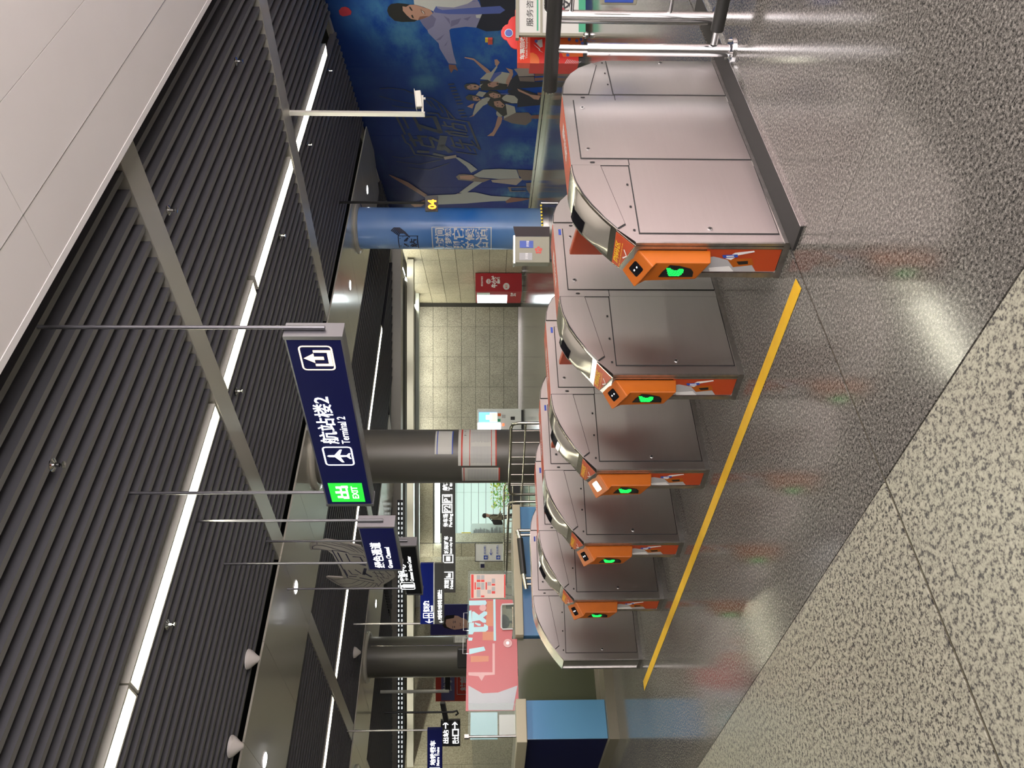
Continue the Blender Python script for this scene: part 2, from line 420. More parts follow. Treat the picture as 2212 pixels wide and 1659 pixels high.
wl_ = struct(MB().box(-33.4, -33.2, -4, 20, 0, 5.4).build('wall_left_added', 'joint_dark'))  # wall added to stop stray light coming in from the left
for k in range(16): MB().box(-33.2, -33.17, -4+1.5*k, -4+1.5*k+1.49, .1, 4.8).build('wall_panel', 'stone_cream', wl_)
# back wall of the far hall
DB = 37.2
def farbox(mb, d0, d1, l0, l1, z0, z1): return mb.obox(far(d0, l0, z0), NH*(d1-d0), Rt*(l1-l0), UP*(z1-z0))
wb = struct(farbox(farbox(farbox(MB(), DB+.03, DB+.25, -4.4, 4.3, 0, 5.4), DB+.03, DB+.25, -21, -7.55, 0, 5.4), DB+.03, DB+.25, -7.55, -4.4, 3.9, 5.4).build('wall_back', 'joint_dark'))
tiles(wb, lambda mb, a_, b_, c_, d_, th: farbox(mb, DB-.01, DB+.05, a_, b_, c_, d_), -4.4, 3.66, 1.43, -4.4-.03, 'stone_grey')
tiles(wb, lambda mb, a_, b_, c_, d_, th: farbox(mb, DB-.01, DB+.05, a_, b_, c_, d_), -20.9, -7.55, 1.9, -20.9, 'stone_cream')
tiles(wb, lambda mb, a_, b_, c_, d_, th: farbox(mb, DB-.01, DB+.05, a_, b_, c_, d_), -7.53, -4.42, 3.2, -7.53, 'stone_cream', skip=lambda x_, z_: z_ < 4.0)
farbox(MB(), DB-.03, DB, -4.4, 3.66, 0, .11).build('skirting', 'steel_dull', wb)
wc = struct(farbox(MB(), 45., 45.2, -16, -1, 0, 5.4).build('wall_corridor', 'joint_dark'))
for r in range(10):
    for l0 in (-13, -9.6, -6.2, -2.8):
        farbox(MB(), 44.95, 45.01, l0, l0+3.39, .01+r*.42, .41+r*.42).build('wall_panel', 'bright_wall', wc)
farbox(MB(), 45-7.5, 45, -4.35, -4.25, 0, 5.).build('corridor_side', 'bright_wall', wc)
# dropped fascias where the hall ends
def fascia(d, x0, x1, m, y0, y1, th=.5):
    a_ = fpt(x1, y1, d); b_ = fpt(x0, y0, d)
    mb = MB().obox(a_, NH*th, Rt*((b_-a_).dot(Rt)), UP*((b_-a_).z)); global n
    ob = struct(mb.build('trim_%d' % n, m)); n += 1; return ob
mat('fascia', (.40, .385, .33), .35, .2); mat('fascia_white', (.62, .66, .62), .4)
fascia(27.2, 845, 866, 'fascia', 430, 1659, .6)
fascia(31, 879, 893, 'fascia', 560, 1659, .5)
fascia(35.5, 897, 905, 'fascia_white', 590, 1500, .4)
farbox(MB(), 27.8, 31, -26, 9, 5.0, 5.2).build('hall_ceiling', 'plenum', ceiling)
farbox(MB(), 31.5, 45, -26, 9, 4.85, 5.2).build('hall_ceiling', 'joint_dark', ceiling)

# ================================================================= LAMPS IN THE CEILING
def strip_lamp(x0, x1, y0, y1, label, group):
    t = thing('strip_light', label, 'ceiling light', ((x0+x1)/2, y0, ZC+.05), group)
    mb = MB(); mb.box(x0-.03, x0, y0, y1, ZC, ZC+.15); mb.box(x1, x1+.03, y0, y1, ZC, ZC+.15); mb.box(x0, x1, y0, y1, ZC+.15, ZC+.17)
    mb.box(x0, x1, y0, y0+.02, ZC, ZC+.15); mb.box(x0, x1, y1-.02, y1, ZC, ZC+.15)
    mb.build('trough', 'lamp_trough', t)
    MB().box(x0+.02, x1-.02, y0+.12, y1-.12, ZC+.06, ZC+.09).build('diffuser', 'lamp', t)
    return t
for y0, y1 in ((-4, -.62), (-.6, 2.83), (2.85, 6.26)):
    strip_lamp(-7.58, -7.38, y0, y1, 'long ceiling strip light between dark slats above the ticket gates', 'strip lights over the gates')
for y0, y1 in ((6.68, 8.55), (8.65, 11.72), (12.23, 15.9)):
    strip_lamp(-7.58, -7.38, y0, y1, 'long ceiling strip light between dark slats before the blue mural', 'strip lights before the mural')
for y0, y1 in ((-2, 2.1), (2.2, 6.26), (6.68, 11.72), (12.23, 17.6)):
    strip_lamp(-17.15, -16.95, y0, y1, 'ceiling strip light in the slats beyond the glossy grey ceiling band', 'strip lights beyond the band')
def downlight(x, y, z, label, r=.11):
    t = thing('downlight', label, 'ceiling light', (x, y, z), 'downlights in the glossy ceiling band')
    MB().lathe([(r*1.2, 0), (r*1.2, -.012), (r, -.014), (r, 0)], (x, y, z), 20).build('ring', 'trim_white', t, 40)
    MB().disc((x, y, z-.004), (0, 0, -1), r, 18, .004).build('lens', 'downlight', t)
for y in (-1.2, 3.63, 6.4, 14.2, 18.1):
    downlight(-12.35, y, 4.77, 'small round downlight in the glossy ceiling band with the columns')
for y in (3.5, 10.5, 15.):
    downlight(-21.3, y, 4.77, 'small round downlight in the distant glossy ceiling band')
for l in (-12.5, -10, -7.5, -5.5):
    t = thing('corridor_light', 'cool white lamp over the bright corridor beyond the stone wall', 'ceiling light', far(41, l, 4.84), 'lamps in the bright corridor')
    farbox(MB(), 40.2, 42.2, l-.35, l+.35, 4.82, 4.85).build('diffuser', 'lamp_cool', t)
    farbox(MB(), 40.1, 42.3, l-.4, l+.4, 4.851, 4.87).build('frame', 'trim_white', t)
for l0, l1 in ((-4.2, -1.6), (-1.4, 1.1), (1.3, 3.3), (-20, -16.5), (-16, -12.5), (-12, -8)):
    t = thing('wall_wash_light', 'lamp hidden in the ceiling slot along the far stone wall', 'ceiling light', far(36.3, (l0+l1)/2, 4.8), 'lamps along the far stone wall')
    farbox(MB(), 36.0, 36.25, l0, l1, 4.8, 4.84).build('diffuser', 'lamp', t); farbox(MB(), 35.92, 35.98, l0, l1, 4.72, 4.85).build('shield', 'trim_white', t)
for t0, t1 in ((-10, -8), (-7.6, -5.4), (-5, -2.6)):
    t = thing('wall_wash_light', 'lamp in the ceiling slot along the cream stone wall', 'ceiling light', MW0+MWD*t0+MWN*.7+UP*4.8, 'lamps along the cream stone wall')
    wallbox(MB(), t0, t1, 4.82, 4.86, .6, .12).build('diffuser', 'lamp', t); wallbox(MB(), t0, t1, 4.80, 4.9, .73, .04).build('shield', 'trim_white', t)
for cx, y0 in ((-.6, 8.4), (1.4, 7.4)):  # unseen lamps added to brighten the rose wall panels
    t = thing('added_soffit_light', 'added strip light in the low white soffit, out of view', 'ceiling light', (cx, y0, ZS-.02), 'added lamps in the low soffit')
    MB().box(cx-.13, cx+.13, y0, y0+2.4, ZS-.012, ZS).build('frame', 'trim_white', t)
    MB().box(cx-.1, cx+.1, y0+.03, y0+2.37, ZS-.016, ZS-.013).build('diffuser', 'lamp', t)
for d_ in (29.3,):  # lamps added out of sight to brighten the far hall
    for k in range(8):
        l0 = -20+3.0*k
        t = thing('added_hall_light', 'added strip lamp hidden in the far hall ceiling between fascias', 'ceiling light', far(d_, l0, 4.8), 'added lamps in the far hall ceiling')
        zl = 4.95 if d_ < 30 else 4.80
        farbox(MB(), d_, d_+.25, l0, l0+2.2, zl, zl+.03).build('diffuser', 'lamp', t); farbox(MB(), d_-.04, d_+.29, l0-.02, l0+2.22, zl+.03, zl+.05).build('frame', 'trim_white', t)
# bright light line over the corridor mouth
t = thing('light_cove', 'glowing white light cove over the mouth of the bright corridor', 'ceiling light', far(DB-.3, -6, 3.86))
a_, b_ = fpt(950, 1172, DB-.3), fpt(940, 1040, DB-.3)
MB().obox(a_, NH*.1, Rt*((b_-a_).dot(Rt)), UP*(b_-a_).z).build('diffuser', 'lamp_cool', t)
MB().obox(a_+UP*((b_-a_).z), NH*.25, Rt*((b_-a_).dot(Rt)), UP*.04).build('housing', 'trim_white', t)
# dashed light line along the far fascia
t = thing('light_line', 'row of short white light dashes along the far ceiling fascia', 'ceiling light', far(27., -6, 4.7))
bk = MB(); a_, b_ = fpt(872, 1659, 27.15), fpt(858, 1080, 27.15)
bk.obox(a_, NH*.04, Rt*((b_-a_).dot(Rt)), UP*(b_-a_).z).build('backing', 'sign_charcoal', t)
dm = MB()
for row in (861, 868):
    y = 1086
    while y < 1655:
        p, q = fpt(row+1., y+5, 27.12), fpt(row-.8, y, 27.12); dm.obox(p, NH*.03, Rt*((q-p).dot(Rt)), UP*(q-p).z); y += 10.5
dd = dm.build('light_dashes', 'dash_light', t); dd['kind'] = 'stuff'
# sprinklers, and bell-shaped devices under the slats
def sprinkler(x, y):
    t = thing('sprinkler', 'small chrome sprinkler head hanging below the dark ceiling slats', 'sprinkler', (x, y, ZC), 'sprinkler heads in the slat ceiling')
    MB().lathe([(0, .0), (.05, -.002), (.055, -.012), (.02, -.03), (.016, -.06)], (x, y, ZC), 14).build('escutcheon', 'steel_bright', t, 40)
    MB().lathe([(.012, -.05), (.012, -.085), (.03, -.088), (.03, -.093), (0, -.095)], (x, y, ZC), 12).build('deflector', 'steel_bright', t, 40)
for x, y in ((-4.95, 3.6), (-4.93, 10.12), (-4.94, 6.85), (-7.85, 12.9), (-7.83, 15.7), (-7.8, 10.15), (-7.83, 6.88), (-7.78, 3.62)): sprinkler(x, y)
def bell(x, y, label):
    t = thing('ceiling_antenna', label, 'antenna', (x, y, ZC), 'bell-shaped ceiling antennas')
    MB().lathe([(0, .0), (.13, 0), (.135, -.02), (.12, -.05), (.06, -.12), (.035, -.16), (.0, -.172)], (x, y, ZC), 24).build('shell', 'device_white', t, 50)
    MB().lathe([(.138, .0), (.138, -.012), (.125, -.012)], (x, y, ZC), 24).build('mount_ring', 'trim_white', t)
bell(-10.69, 4.46, 'white bell-shaped ceiling antenna beside the glossy band')
bell(-10.74, 3.33, 'white bell-shaped ceiling antenna beside the glossy band')
bell(-18.9, 8.03, 'white bell-shaped ceiling antenna beyond the glossy band near the second column')

# ================================================================= COLUMNS
def column(cx, cy, r, top, m, label, name='column', seam=None):
    t = thing(name, label, 'column', (cx, cy, 0))
    MB().lathe([(r, .02), (r, top-.03)], (cx, cy, 0), 64).build('shaft', m, t, 40)
    MB().lathe([(r+.004, top), (r+.13, top), (r+.14, top-.04), (r+.11, top-.07), (r+.01, top-.075)], (cx, cy, 0), 48).build('capital_ring', 'band_panel', t, 50)
    MB().lathe([(r+.001, .0), (r+.03, 0), (r+.03, .16), (r+.02, .18), (r+.001, .18)], (cx, cy, 0), 48).build('base_ring', 'steel_dull', t, 40)
    if seam is not None:
        MB().box(cx+(r+.002)*math.cos(seam)-.006, cx+(r+.002)*math.cos(seam)+.006, cy+(r+.002)*math.sin(seam)-.006, cy+(r+.002)*math.sin(seam)+.006, .2, top-.08).build('seam_strip', 'steel_bright', t)
    return t
CB = (-12.14, 16.13); RB = .515
col_b = column(*CB, RB, 4.77, 'column_blue', 'round column wrapped in a blue sky print with white Chinese lettering')
CG = (-12.22, 9.07); col_g = column(*CG, RB, 4.77, 'column_grey', 'round grey column with white notices behind the steel handrails')
C3 = (-20.8, 8.7); col_3 = column(*C3, .53, 4.77, 'column_grey', 'round grey column with a bright vertical seam beyond the service booth', seam=math.atan2(-8.7, 20.8)+.55)
C4 = (-21.1, 5.3); col_4 = column(*C4, .62, 4.77, 'column_grey', 'round grey column behind the metro trains sign')
def wrap(c, r, off=.004):
    """map a flat layout (arc length from the camera side, height) onto a column shaft"""
    base = math.atan2(-c[1], -c[0])
    def f(p):
        a = base+p.x/r; return Vector((c[0]+(r+off)*math.cos(a), c[1]+(r+off)*math.sin(a), p.z))
    return f
def colpx(c, r, y, x):     # photo pixel -> (arc length, height) on a column
    d = math.hypot(c[0], c[1]); ang = math.atan2((829.5-y), FPX)
    cen = math.atan2(Vector((c[0], c[1], 0)).dot(Rt), Vector((c[0], c[1], 0)).dot(NH))
    s = max(-1, min(1, d*math.sin(ang-cen)/r)); a = math.asin(s)
    dd = (d*math.cos(ang-cen)-r*math.cos(a))*math.cos(ang)
    return r*(a+0*(ang-cen)), CH+(1058.3-x)*dd/FPX
def col_text(mb, c, r, body, y0, y1, xt, xb, bold=.02, yt=None):
    s0, zt = colpx(c, r, y0, xt); s1, _ = colpx(c, r, y1, xt); _, zb = colpx(c, r, (y0+y1)/2, xb); _, zt = colpx(c, r, (y0+y1)/2, xt)
    f = wrap(c, r); return text(mb, body, (s0, 0, zb), PX, UP, s1-s0, zt-zb, bold, f)
def col_rect(mb, c, r, y0, y1, xt, xb, off=.004, nseg=12):
    s0, _ = colpx(c, r, y0, xt); s1, _ = colpx(c, r, y1, xt); zb = colpx(c, r, (y0+y1)/2, xb)[1]; zt = colpx(c, r, (y0+y1)/2, xt)[1]
    f = wrap(c, r, off)
    for k in range(nseg):
        a_, b_ = s0+(s1-s0)*k/nseg, s0+(s1-s0)*(k+1)/nseg
        mb.add([f(Vector((a_, 0, zb))), f(Vector((b_, 0, zb))), f(Vector((b_, 0, zt))), f(Vector((a_, 0, zt)))], [(0, 1, 2, 3)])
    return mb
mb = MB()
for body, xt, xb in (('上时间', 940, 960), ('了梦想', 961, 976), ('现它', 977, 1004), ('时候', 1005, 1025), ('合适', 1026, 1055)):
    col_text(mb, CB, RB, body, 536, 493.5, xt, xb, .025)
for a in ((537.5, 491.5, 933, 935), (537.5, 491.5, 1060, 1062), (492.3, 491, 933, 1062)): col_rect(mb, CB, RB, *a)
mb.build('lettering', 'white_print', col_b)
mb = MB()
for s in range(6):
    y0 = 497+s*2
    pts = [(846+s*3, y0+3), (852+s*2.5, y0-3), (864+s*2, y0-3), (876+s*2, y0+6)]
    f = wrap(CB, RB); P = []
    for (xx, yy) in pts: q = colpx(CB, RB, yy, xx); P.append(f(Vector((q[0], 0, q[1]))))
    mb.stroke(P, .035, Vector((-CB[0], -CB[1], 0)).normalized())
col_text(mb, CB, RB, '云', 534, 512, 864, 884, .03); col_text(mb, CB, RB, '站', 534, 516, 886, 902, .03)
for a in ((536, 510, 861, 863), (536, 510, 902, 904), (510.8, 509.4, 861, 904)): col_rect(mb, CB, RB, *a)
mb.build('winged_emblem', 'ink_dark', col_b)
# notices on the grey column
def notice(c, r, col, y0, y1, xt, xb, bars, barmat, lines, txt=None):
    nn = col_rect(MB(), c, r, y0, y1, xt, xb, .005).build('notice', 'board_white', col)
    if bars:
        mb = MB()
        for a_, b_ in bars: col_rect(mb, c, r, y0, y1, a_, b_, .007)
        mb.build('colour_bar', barmat, nn)
    if lines:
        mb = MB()
        for (ya, yb, xa, xb_, st) in lines:
            xx = xa
            while xx < xb_: col_rect(mb, c, r, ya-random.random()*2, yb, xx, xx+st*.45, .007, 4); xx += st
        mb.build('printed_lines', 'grey_print', nn)
    if txt:
        mb = MB()
        for (body, ya, yb, xa, xb_) in txt: col_text(mb, c, r, body, ya, yb, xa, xb_, .02)
        mb.build('lettering', 'ink_black', nn)
    return nn
notice(CG, RB, col_g, 981, 932.5, 940, 979, [(944, 946), (976.5, 979)], 'blue_print', None,
       [('航站楼2', 968, 938, 949, 958.5), ('Terminal2', 961, 941, 960.5, 964), ('→', 957, 946, 965, 974)])
notice(CG, RB, col_g, 1005, 928.8, 990, 1071, [(996, 999.5), (1014, 1015.5), (1061, 1062.5), (1070, 1073)], 'poster_red',
       [(1000, 965, 1019, 1059, 3), (957, 934, 1019, 1059, 3)], [('乘车须知', 945, 930, 1003, 1008)])
notice(CG, RB, col_g, 1037, 1009, 998, 1077, [(1001.5, 1003.5), (1077, 1080)], 'poster_red', [(1035, 1012, 1011, 1074, 3.2)])
notice(C3, .53, col_3, 1388, 1371, 981, 1006, [(982, 983)], 'ink_black', [(1385, 1375, 986, 1000, 3.5)])

# ================================================================= MURAL
mural = thing('mural', 'huge blue sky mural with printed pointing man and group of people', 'mural', MW0+MWD*5+MWN*.02)
for t0, t1 in ((-1.58, 1.6), (1.6, 4.8), (4.8, 8.0), (8.0, 10.6), (10.6, 13.0)):
    wallbox(MB(), t0+.003, t1-.003, .16, 4.98, -.02, .04).build('mural_panel', 'mural_sky', mural)
wallbox(wallbox(MB(), -1.58, 13, .0, .07, -.02, .07), -1.58, 13, .09, .16, -.02, .07).build('bottom_rail', 'champagne', mural)
ZM = {4: (820, 0, 7.373), 7: (880, 100, 6.9125), 2: (820, 320, 5.821), 3: (820, 150, 8.296)}
_o = [.026]
def mpoly(mb, z, pts):
    ox, oy, s = ZM[z]; _o[0] += .00012
    return mb.poly([mur(ox+a_/s, oy+b_/s, _o[0]) for a_, b_ in pts])
def figure(name, z, parts):
    root = None
    for nm, m, polys in parts:
        for p in polys:
            ob = mpoly(MB(), z, p).build(name if root is None else nm, m, root if root is not None else mural)
            if root is None: root = ob
    return root
def blob(cx, cy, rx, ry, n=12, a=0):
    ca, sa = math.cos(a), math.sin(a)
    return [(cx+rx*math.cos(t)*ca-ry*math.sin(t)*sa, cy+rx*math.cos(t)*sa+ry*math.sin(t)*ca) for t in [2*math.pi*k/n for k in range(n)]]
figure('printed_man', 4, [
 ('shirt', 'cloth_lavender', [[(580, -60), (660, -140), (800, -170), (1100, -150), (1300, -120), (1560, -130), (1575, -40), (1560, 20), (700, 20), (545, 20), (550, 70), (700, 110), (860, 185), (850, 215), (640, 320), (690, 400), (760, 480), (780, 530), (940, 690), (955, 770), (1100, 1010), (1225, 1020), (1180, 870), (1130, 620), (1110, 480), (1140, 455), (1380, 425), (1540, 440), (1620, 290), (1635, 220), (1610, 100), (1575, 20)]]),
 ('shirt_fold', 'cloth_lavender_fold', [[(640, 320), (830, 235), (900, 300), (860, 420), (760, 480), (690, 400)], [(890, 640), (1040, 540), (960, 640)], [(1020, 740), (1095, 640), (1060, 720)], [(1140, 330), (1300, 290), (1250, 380), (1130, 430)], [(1330, 300), (1460, 260), (1400, 330)], [(1020, 250), (1110, 300), (1130, 400), (1080, 330)]]),
 ('collar', 'cloth_pale', [[(540, -40), (550, 70), (700, 110), (860, 180), (905, 100), (1000, 110), (1180, 120), (1400, 60), (1560, -40)], [(1530, 240), (1630, 225), (1610, 290), (1540, 285)]]),
 ('trousers', 'cloth_navy', [[(1560, -130), (1615, 110), (1630, 225), (1540, 440), (1700, 500), (1900, 490), (2160, 380), (2160, -170)]]),
 ('tie', 'cloth_tie', [[(860, 170), (900, 95), (920, 130), (1000, 160), (1600, 115), (1920, 95), (2000, 160), (1920, 215), (1600, 225), (1100, 225), (880, 200)]]),
 ('face', 'skin', [[(365, 100), (470, 75), (560, 75), (680, 110), (800, 150), (850, 210), (790, 260), (690, 300), (600, 325), (500, 300), (430, 240), (370, 170)]]),
 ('shaded_jaw', 'skin_dark', [[(640, 265), (700, 255), (790, 255), (690, 300), (610, 322)], [(650, 140), (720, 190), (730, 235), (665, 200)]]),
 ('hair', 'hair', [[(120, 170), (135, 110), (180, 65), (290, 50), (430, 65), (480, 75), (420, 110), (365, 100), (370, 170), (430, 240), (490, 300), (600, 320), (560, 345), (350, 350), (240, 330), (150, 250)], [(470, 105), (490, 108), (530, 170), (505, 170), (478, 135)], [(500, 245), (525, 235), (550, 290), (520, 285)]]),
 ('teeth', 'cloth_pale', [[(668, 165), (690, 180), (718, 215), (705, 220), (680, 195)]]),
 ('hand', 'skin_dark', [[(1100, 1025), (1210, 1035), (1250, 1130), (1180, 1100), (1140, 1165), (1105, 1090)]])])
figure('printed_group', 7, [
 ('dark_garment', 'cloth_navy', [[(1380, 570), (1560, 480), (1640, 420), (1900, 440), (1890, 530), (2095, 525), (2090, 600), (1500, 640)], [(1500, 650), (1650, 620), (1900, 700), (2060, 760), (2050, 870), (1640, 910), (1650, 800), (1600, 730), (1500, 700)], [(1085, 515), (1230, 500), (1350, 560), (1500, 570), (1480, 650), (1100, 660)], [(1100, 730), (1180, 700), (1700, 720), (1700, 860), (1300, 850)]]),
 ('shirt', 'cloth_cream', [[(1085, 490), (1180, 400), (1250, 385), (1330, 290), (1345, 310), (1290, 400), (1400, 380), (1520, 400), (1560, 480), (1500, 560), (1380, 560), (1230, 520), (1200, 500)], [(1020, 730), (1070, 670), (1180, 690), (1120, 760)], [(1100, 790), (1190, 760), (1240, 770), (1190, 860), (1130, 890), (1000, 1030), (975, 1020), (1020, 870)], [(1400, 770), (1480, 720), (1600, 740), (1650, 790), (1640, 850), (1560, 850), (1440, 810)], [(1470, 860), (1600, 900), (1620, 990), (1440, 1085), (1440, 970)], blob(1385, 1000, 60, 55), [(1050, 600), (1090, 570), (1130, 560), (1090, 620)]]),
 ('tie', 'cloth_tie', [[(1230, 510), (1290, 400), (1410, 380), (1400, 410), (1320, 470), (1270, 530)], [(1390, 700), (1520, 700), (1500, 720), (1400, 720)]]),
 ('skirt', 'cloth_beige', [[(1590, 340), (1830, 300), (1900, 440), (1660, 450), (1640, 400)]]),
 ('skirt', 'cloth_taupe', [[(1420, 1090), (1620, 990), (1810, 990), (1860, 1040), (1850, 1120), (1770, 1180), (1560, 1150)], [(1660, 460), (1890, 455), (1900, 530), (1680, 520)]]),
 ('limb', 'skin', [[(990, 180), (1200, 340), (1250, 390), (1180, 400), (990, 210), (920, 190), (855, 175), (855, 160)], [(1300, 200), (1340, 195), (1380, 240), (1340, 300), (1310, 280)], [(1470, 320), (1570, 350), (1580, 420), (1530, 530), (1500, 600), (1460, 600), (1480, 500), (1530, 400)], [(1640, 630), (1840, 720), (1990, 740), (1960, 800), (1890, 790), (1820, 740), (1660, 670)], [(890, 900), (960, 860), (1000, 850), (970, 930)], [(920, 1060), (990, 1020), (1000, 1040)], [(1350, 1050), (1420, 1060), (1400, 1150), (1330, 1270), (1290, 1340), (1190, 1340), (1270, 1280), (1310, 1200)]]),
 ('leg', 'skin_dark', [[(1890, 390), (2110, 380), (2110, 430), (1910, 450)], [(1900, 470), (2105, 460), (2105, 500), (1900, 520)], [(1860, 1030), (2030, 1020), (2010, 1085), (1850, 1080)], [(1940, 690), (2080, 690), (2080, 725), (1950, 730)]]),
 ('hair', 'hair', [[(845, 590), (880, 560), (1000, 552), (1085, 590), (1060, 655), (950, 662), (870, 640)], [(1090, 600), (1150, 540), (1260, 530), (1500, 570), (1470, 640), (1200, 660), (1110, 650)], [(865, 760), (920, 720), (1040, 735), (1110, 800), (1040, 825), (890, 800)], [(1180, 700), (1230, 660), (1330, 670), (1440, 740), (1400, 790), (1270, 790), (1190, 740)], [(1195, 830), (1240, 800), (1400, 795), (1470, 880), (1480, 950), (1490, 1020), (1430, 1050), (1330, 960), (1290, 920), (1210, 880)]]),
 ('face', 'skin', [[(885, 600), (950, 568), (1040, 575), (1078, 600), (1050, 645), (950, 650), (900, 635)], [(1195, 565), (1270, 530), (1360, 530), (1360, 580), (1280, 615), (1210, 600)], [(970, 745), (1050, 755), (1095, 800), (1040, 818), (985, 808)], [(1215, 712), (1280, 690), (1390, 722), (1390, 760), (1300, 778), (1235, 750)], [(1290, 825), (1380, 812), (1455, 880), (1420, 920), (1330, 905), (1300, 880)]]),
 ('feature', 'hair', [blob(1010, 602, 20, 12), blob(945, 590, 10, 6), blob(950, 625, 10, 6), blob(1345, 560, 12, 16), blob(1230, 565, 12, 8), blob(1050, 780, 16, 10), blob(995, 765, 12, 8), blob(1360, 742, 12, 10), blob(1290, 715, 12, 6), blob(1285, 755, 10, 6), blob(1420, 885, 14, 12), blob(1345, 845, 12, 7), blob(1350, 890, 10, 6)])])
figure('printed_woman', 2, [
 ('dress', 'cloth_white', [[(1180, 340), (1300, 270), (1500, 260), (1720, 270), (1760, 380), (1500, 390), (1400, 380), (1250, 370)], [(940, 110), (1000, 120), (1130, 190), (1230, 270), (1150, 310), (1090, 230)], [(1290, 430), (1200, 410), (1120, 470), (1000, 560), (1080, 570)]]),
 ('hair', 'cloth_taupe', [[(960, 360), (1000, 330), (1060, 325), (1180, 340), (1260, 380), (1400, 390), (1300, 430), (1100, 410), (990, 400)]]),
 ('face', 'skin', [[(1005, 348), (1160, 338), (1200, 370), (1150, 398), (1015, 388)], [(840, 640), (980, 570), (1050, 570), (960, 640), (860, 680)]]),
 ('skirt', 'cloth_beige', [[(1400, 400), (1760, 380), (1810, 385), (1720, 465), (1420, 430)], [(805, 110), (960, 85), (970, 120), (820, 145)]]),
 ('leg', 'cloth_taupe', [[(1730, 270), (1980, 280), (1970, 340), (1880, 340), (1960, 345), (1960, 405), (1800, 405), (1750, 340)]])])
figure('printed_dancer', 2, [
 ('suit', 'cloth_white', [[(560, 600), (720, 590), (950, 580), (1100, 555), (1200, 555), (1400, 600), (1650, 615), (1640, 660), (1400, 670), (1100, 695), (740, 710), (600, 690)]]),
 ('limb', 'skin_dark', [[(110, 330), (170, 350), (360, 430), (600, 590), (570, 620), (360, 490), (160, 370)], [(1650, 620), (1920, 635), (1780, 665), (1600, 690), (1580, 670)], [(390, 710), (560, 655), (590, 690), (520, 735), (440, 740)]]),
 ('suitcase', 'cloth_taupe', [[(1840, 440), (1950, 430), (1920, 620), (1850, 520)], [(1610, 490), (1840, 485), (1840, 495), (1650, 500), (1660, 540), (1840, 535), (1840, 545), (1640, 550)]])])
def mstroke(mb, pts, wd):
    ox, oy, s = ZM[3]; return mb.stroke([mur(ox+a_/s, oy+b_/s, .03) for a_, b_ in pts], wd, MWN)
lg = MB(); u_ = 24/FPX/8.296
for pts, wd in (
 ([(400, 820), (520, 1060)], 24), ([(600, 830), (740, 1100)], 34), ([(680, 1000), (1110, 1130)], 66), ([(780, 850), (980, 850), (1100, 1140)], 52),
 ([(520, 1140), (650, 1380)], 36), ([(530, 1260), (770, 1280)], 50), ([(690, 1200), (850, 1205)], 44), ([(690, 1180), (770, 1360), (990, 1400)], 44),
 ([(890, 1210), (1070, 1290)], 46), ([(900, 1220), (970, 1390)], 34), ([(1150, 1190), (1080, 1450)], 90), ([(1100, 1350), (1280, 1490)], 70), ([(670, 1470), (890, 1480)], 60), ([(960, 1510), (1260, 1580)], 56),
 ([(1110, 1000), (1340, 1035)], 30), ([(1150, 930), (1190, 1000)], 24), ([(1300, 960), (1335, 1060), (1570, 1110), (1520, 1000), (1300, 960)], 30), ([(1170, 1110), (1310, 1130)], 34), ([(1220, 1090), (1260, 1170)], 26), ([(1260, 1110), (1560, 1155)], 36), ([(1280, 1165), (1590, 1210)], 36),
 ([(1280, 1210), (1350, 1400)], 24), ([(1360, 1310), (1680, 1360)], 36), ([(1430, 1250), (1510, 1420)], 26), ([(1560, 1370), (1640, 1470)], 24), ([(1280, 1360), (1510, 1420)], 24),
 ([(280, 800), (460, 1160), (400, 1170), (470, 1310), (540, 1350), (630, 1520), (900, 1550), (1200, 1600)], 26),
 ([(850, 780), (1050, 790), (1090, 860), (1590, 940), (1800, 1440), (1640, 1280)], 28), ([(1370, 1480), (1740, 1530), (1690, 1420)], 24),
 ([(830, 500), (950, 520), (1130, 650), (1230, 760), (1350, 890)], 18), ([(830, 550), (940, 670)], 14), ([(900, 560), (1030, 720)], 14), ([(1050, 620), (1140, 780)], 14), ([(1180, 700), (1250, 880)], 14),
 ([(0, 350), (150, 330), (440, 360), (620, 440)], 14), ([(0, 480), (300, 560), (600, 620)], 12), ([(220, 650), (500, 690), (700, 700)], 14),
 ([(230, 1560), (420, 1590), (640, 1560)], 14), ([(300, 1650), (700, 1700), (1100, 1620)], 14), ([(500, 1760), (900, 1800), (1250, 1680)], 14)):
    mstroke(lg, pts, wd*u_*1.35)
for k in range(10):      # line of small lettering beside the emblem
    a_, b_ = 1230+k*25, 270+k*58+(60 if k > 6 else 0)
    mstroke(lg, [(a_, b_), (a_+110, b_-8)], 34*u_)
lg.build('winged_emblem', 'ink_dark', mural)
mb = MB(); _o[0] += .001
ox, oy, s = 700, 0, 3.457
mb.poly([mur(ox+a_/s, oy+b_/s, .03) for a_, b_ in [(110, 80), (130, 55), (160, 50), (185, 60), (205, 85), (200, 110), (170, 118), (140, 122), (118, 110)]])
mb.build('rose_emblem', 'ink_rose', mural)
# small red and yellow alarm box on the mural
t = thing('alarm_box', 'small dark red box with yellow tag fixed on the blue mural', 'alarm', mur(1056, 88, .06))
for nm, m, x0, x1, y0, y1 in (('box', 'poster_red', 1054, 1064, 81, 92), ('tag', 'hazard_yellow', 1048, 1054, 81, 89)):
    p = [mur(x1, y1, .022), mur(x1, y0, .022), mur(x0, y0, .022), mur(x0, y1, .022)]; MB().prism(p, MWN*(.05 if nm == 'box' else .03)).build(nm, m, t)

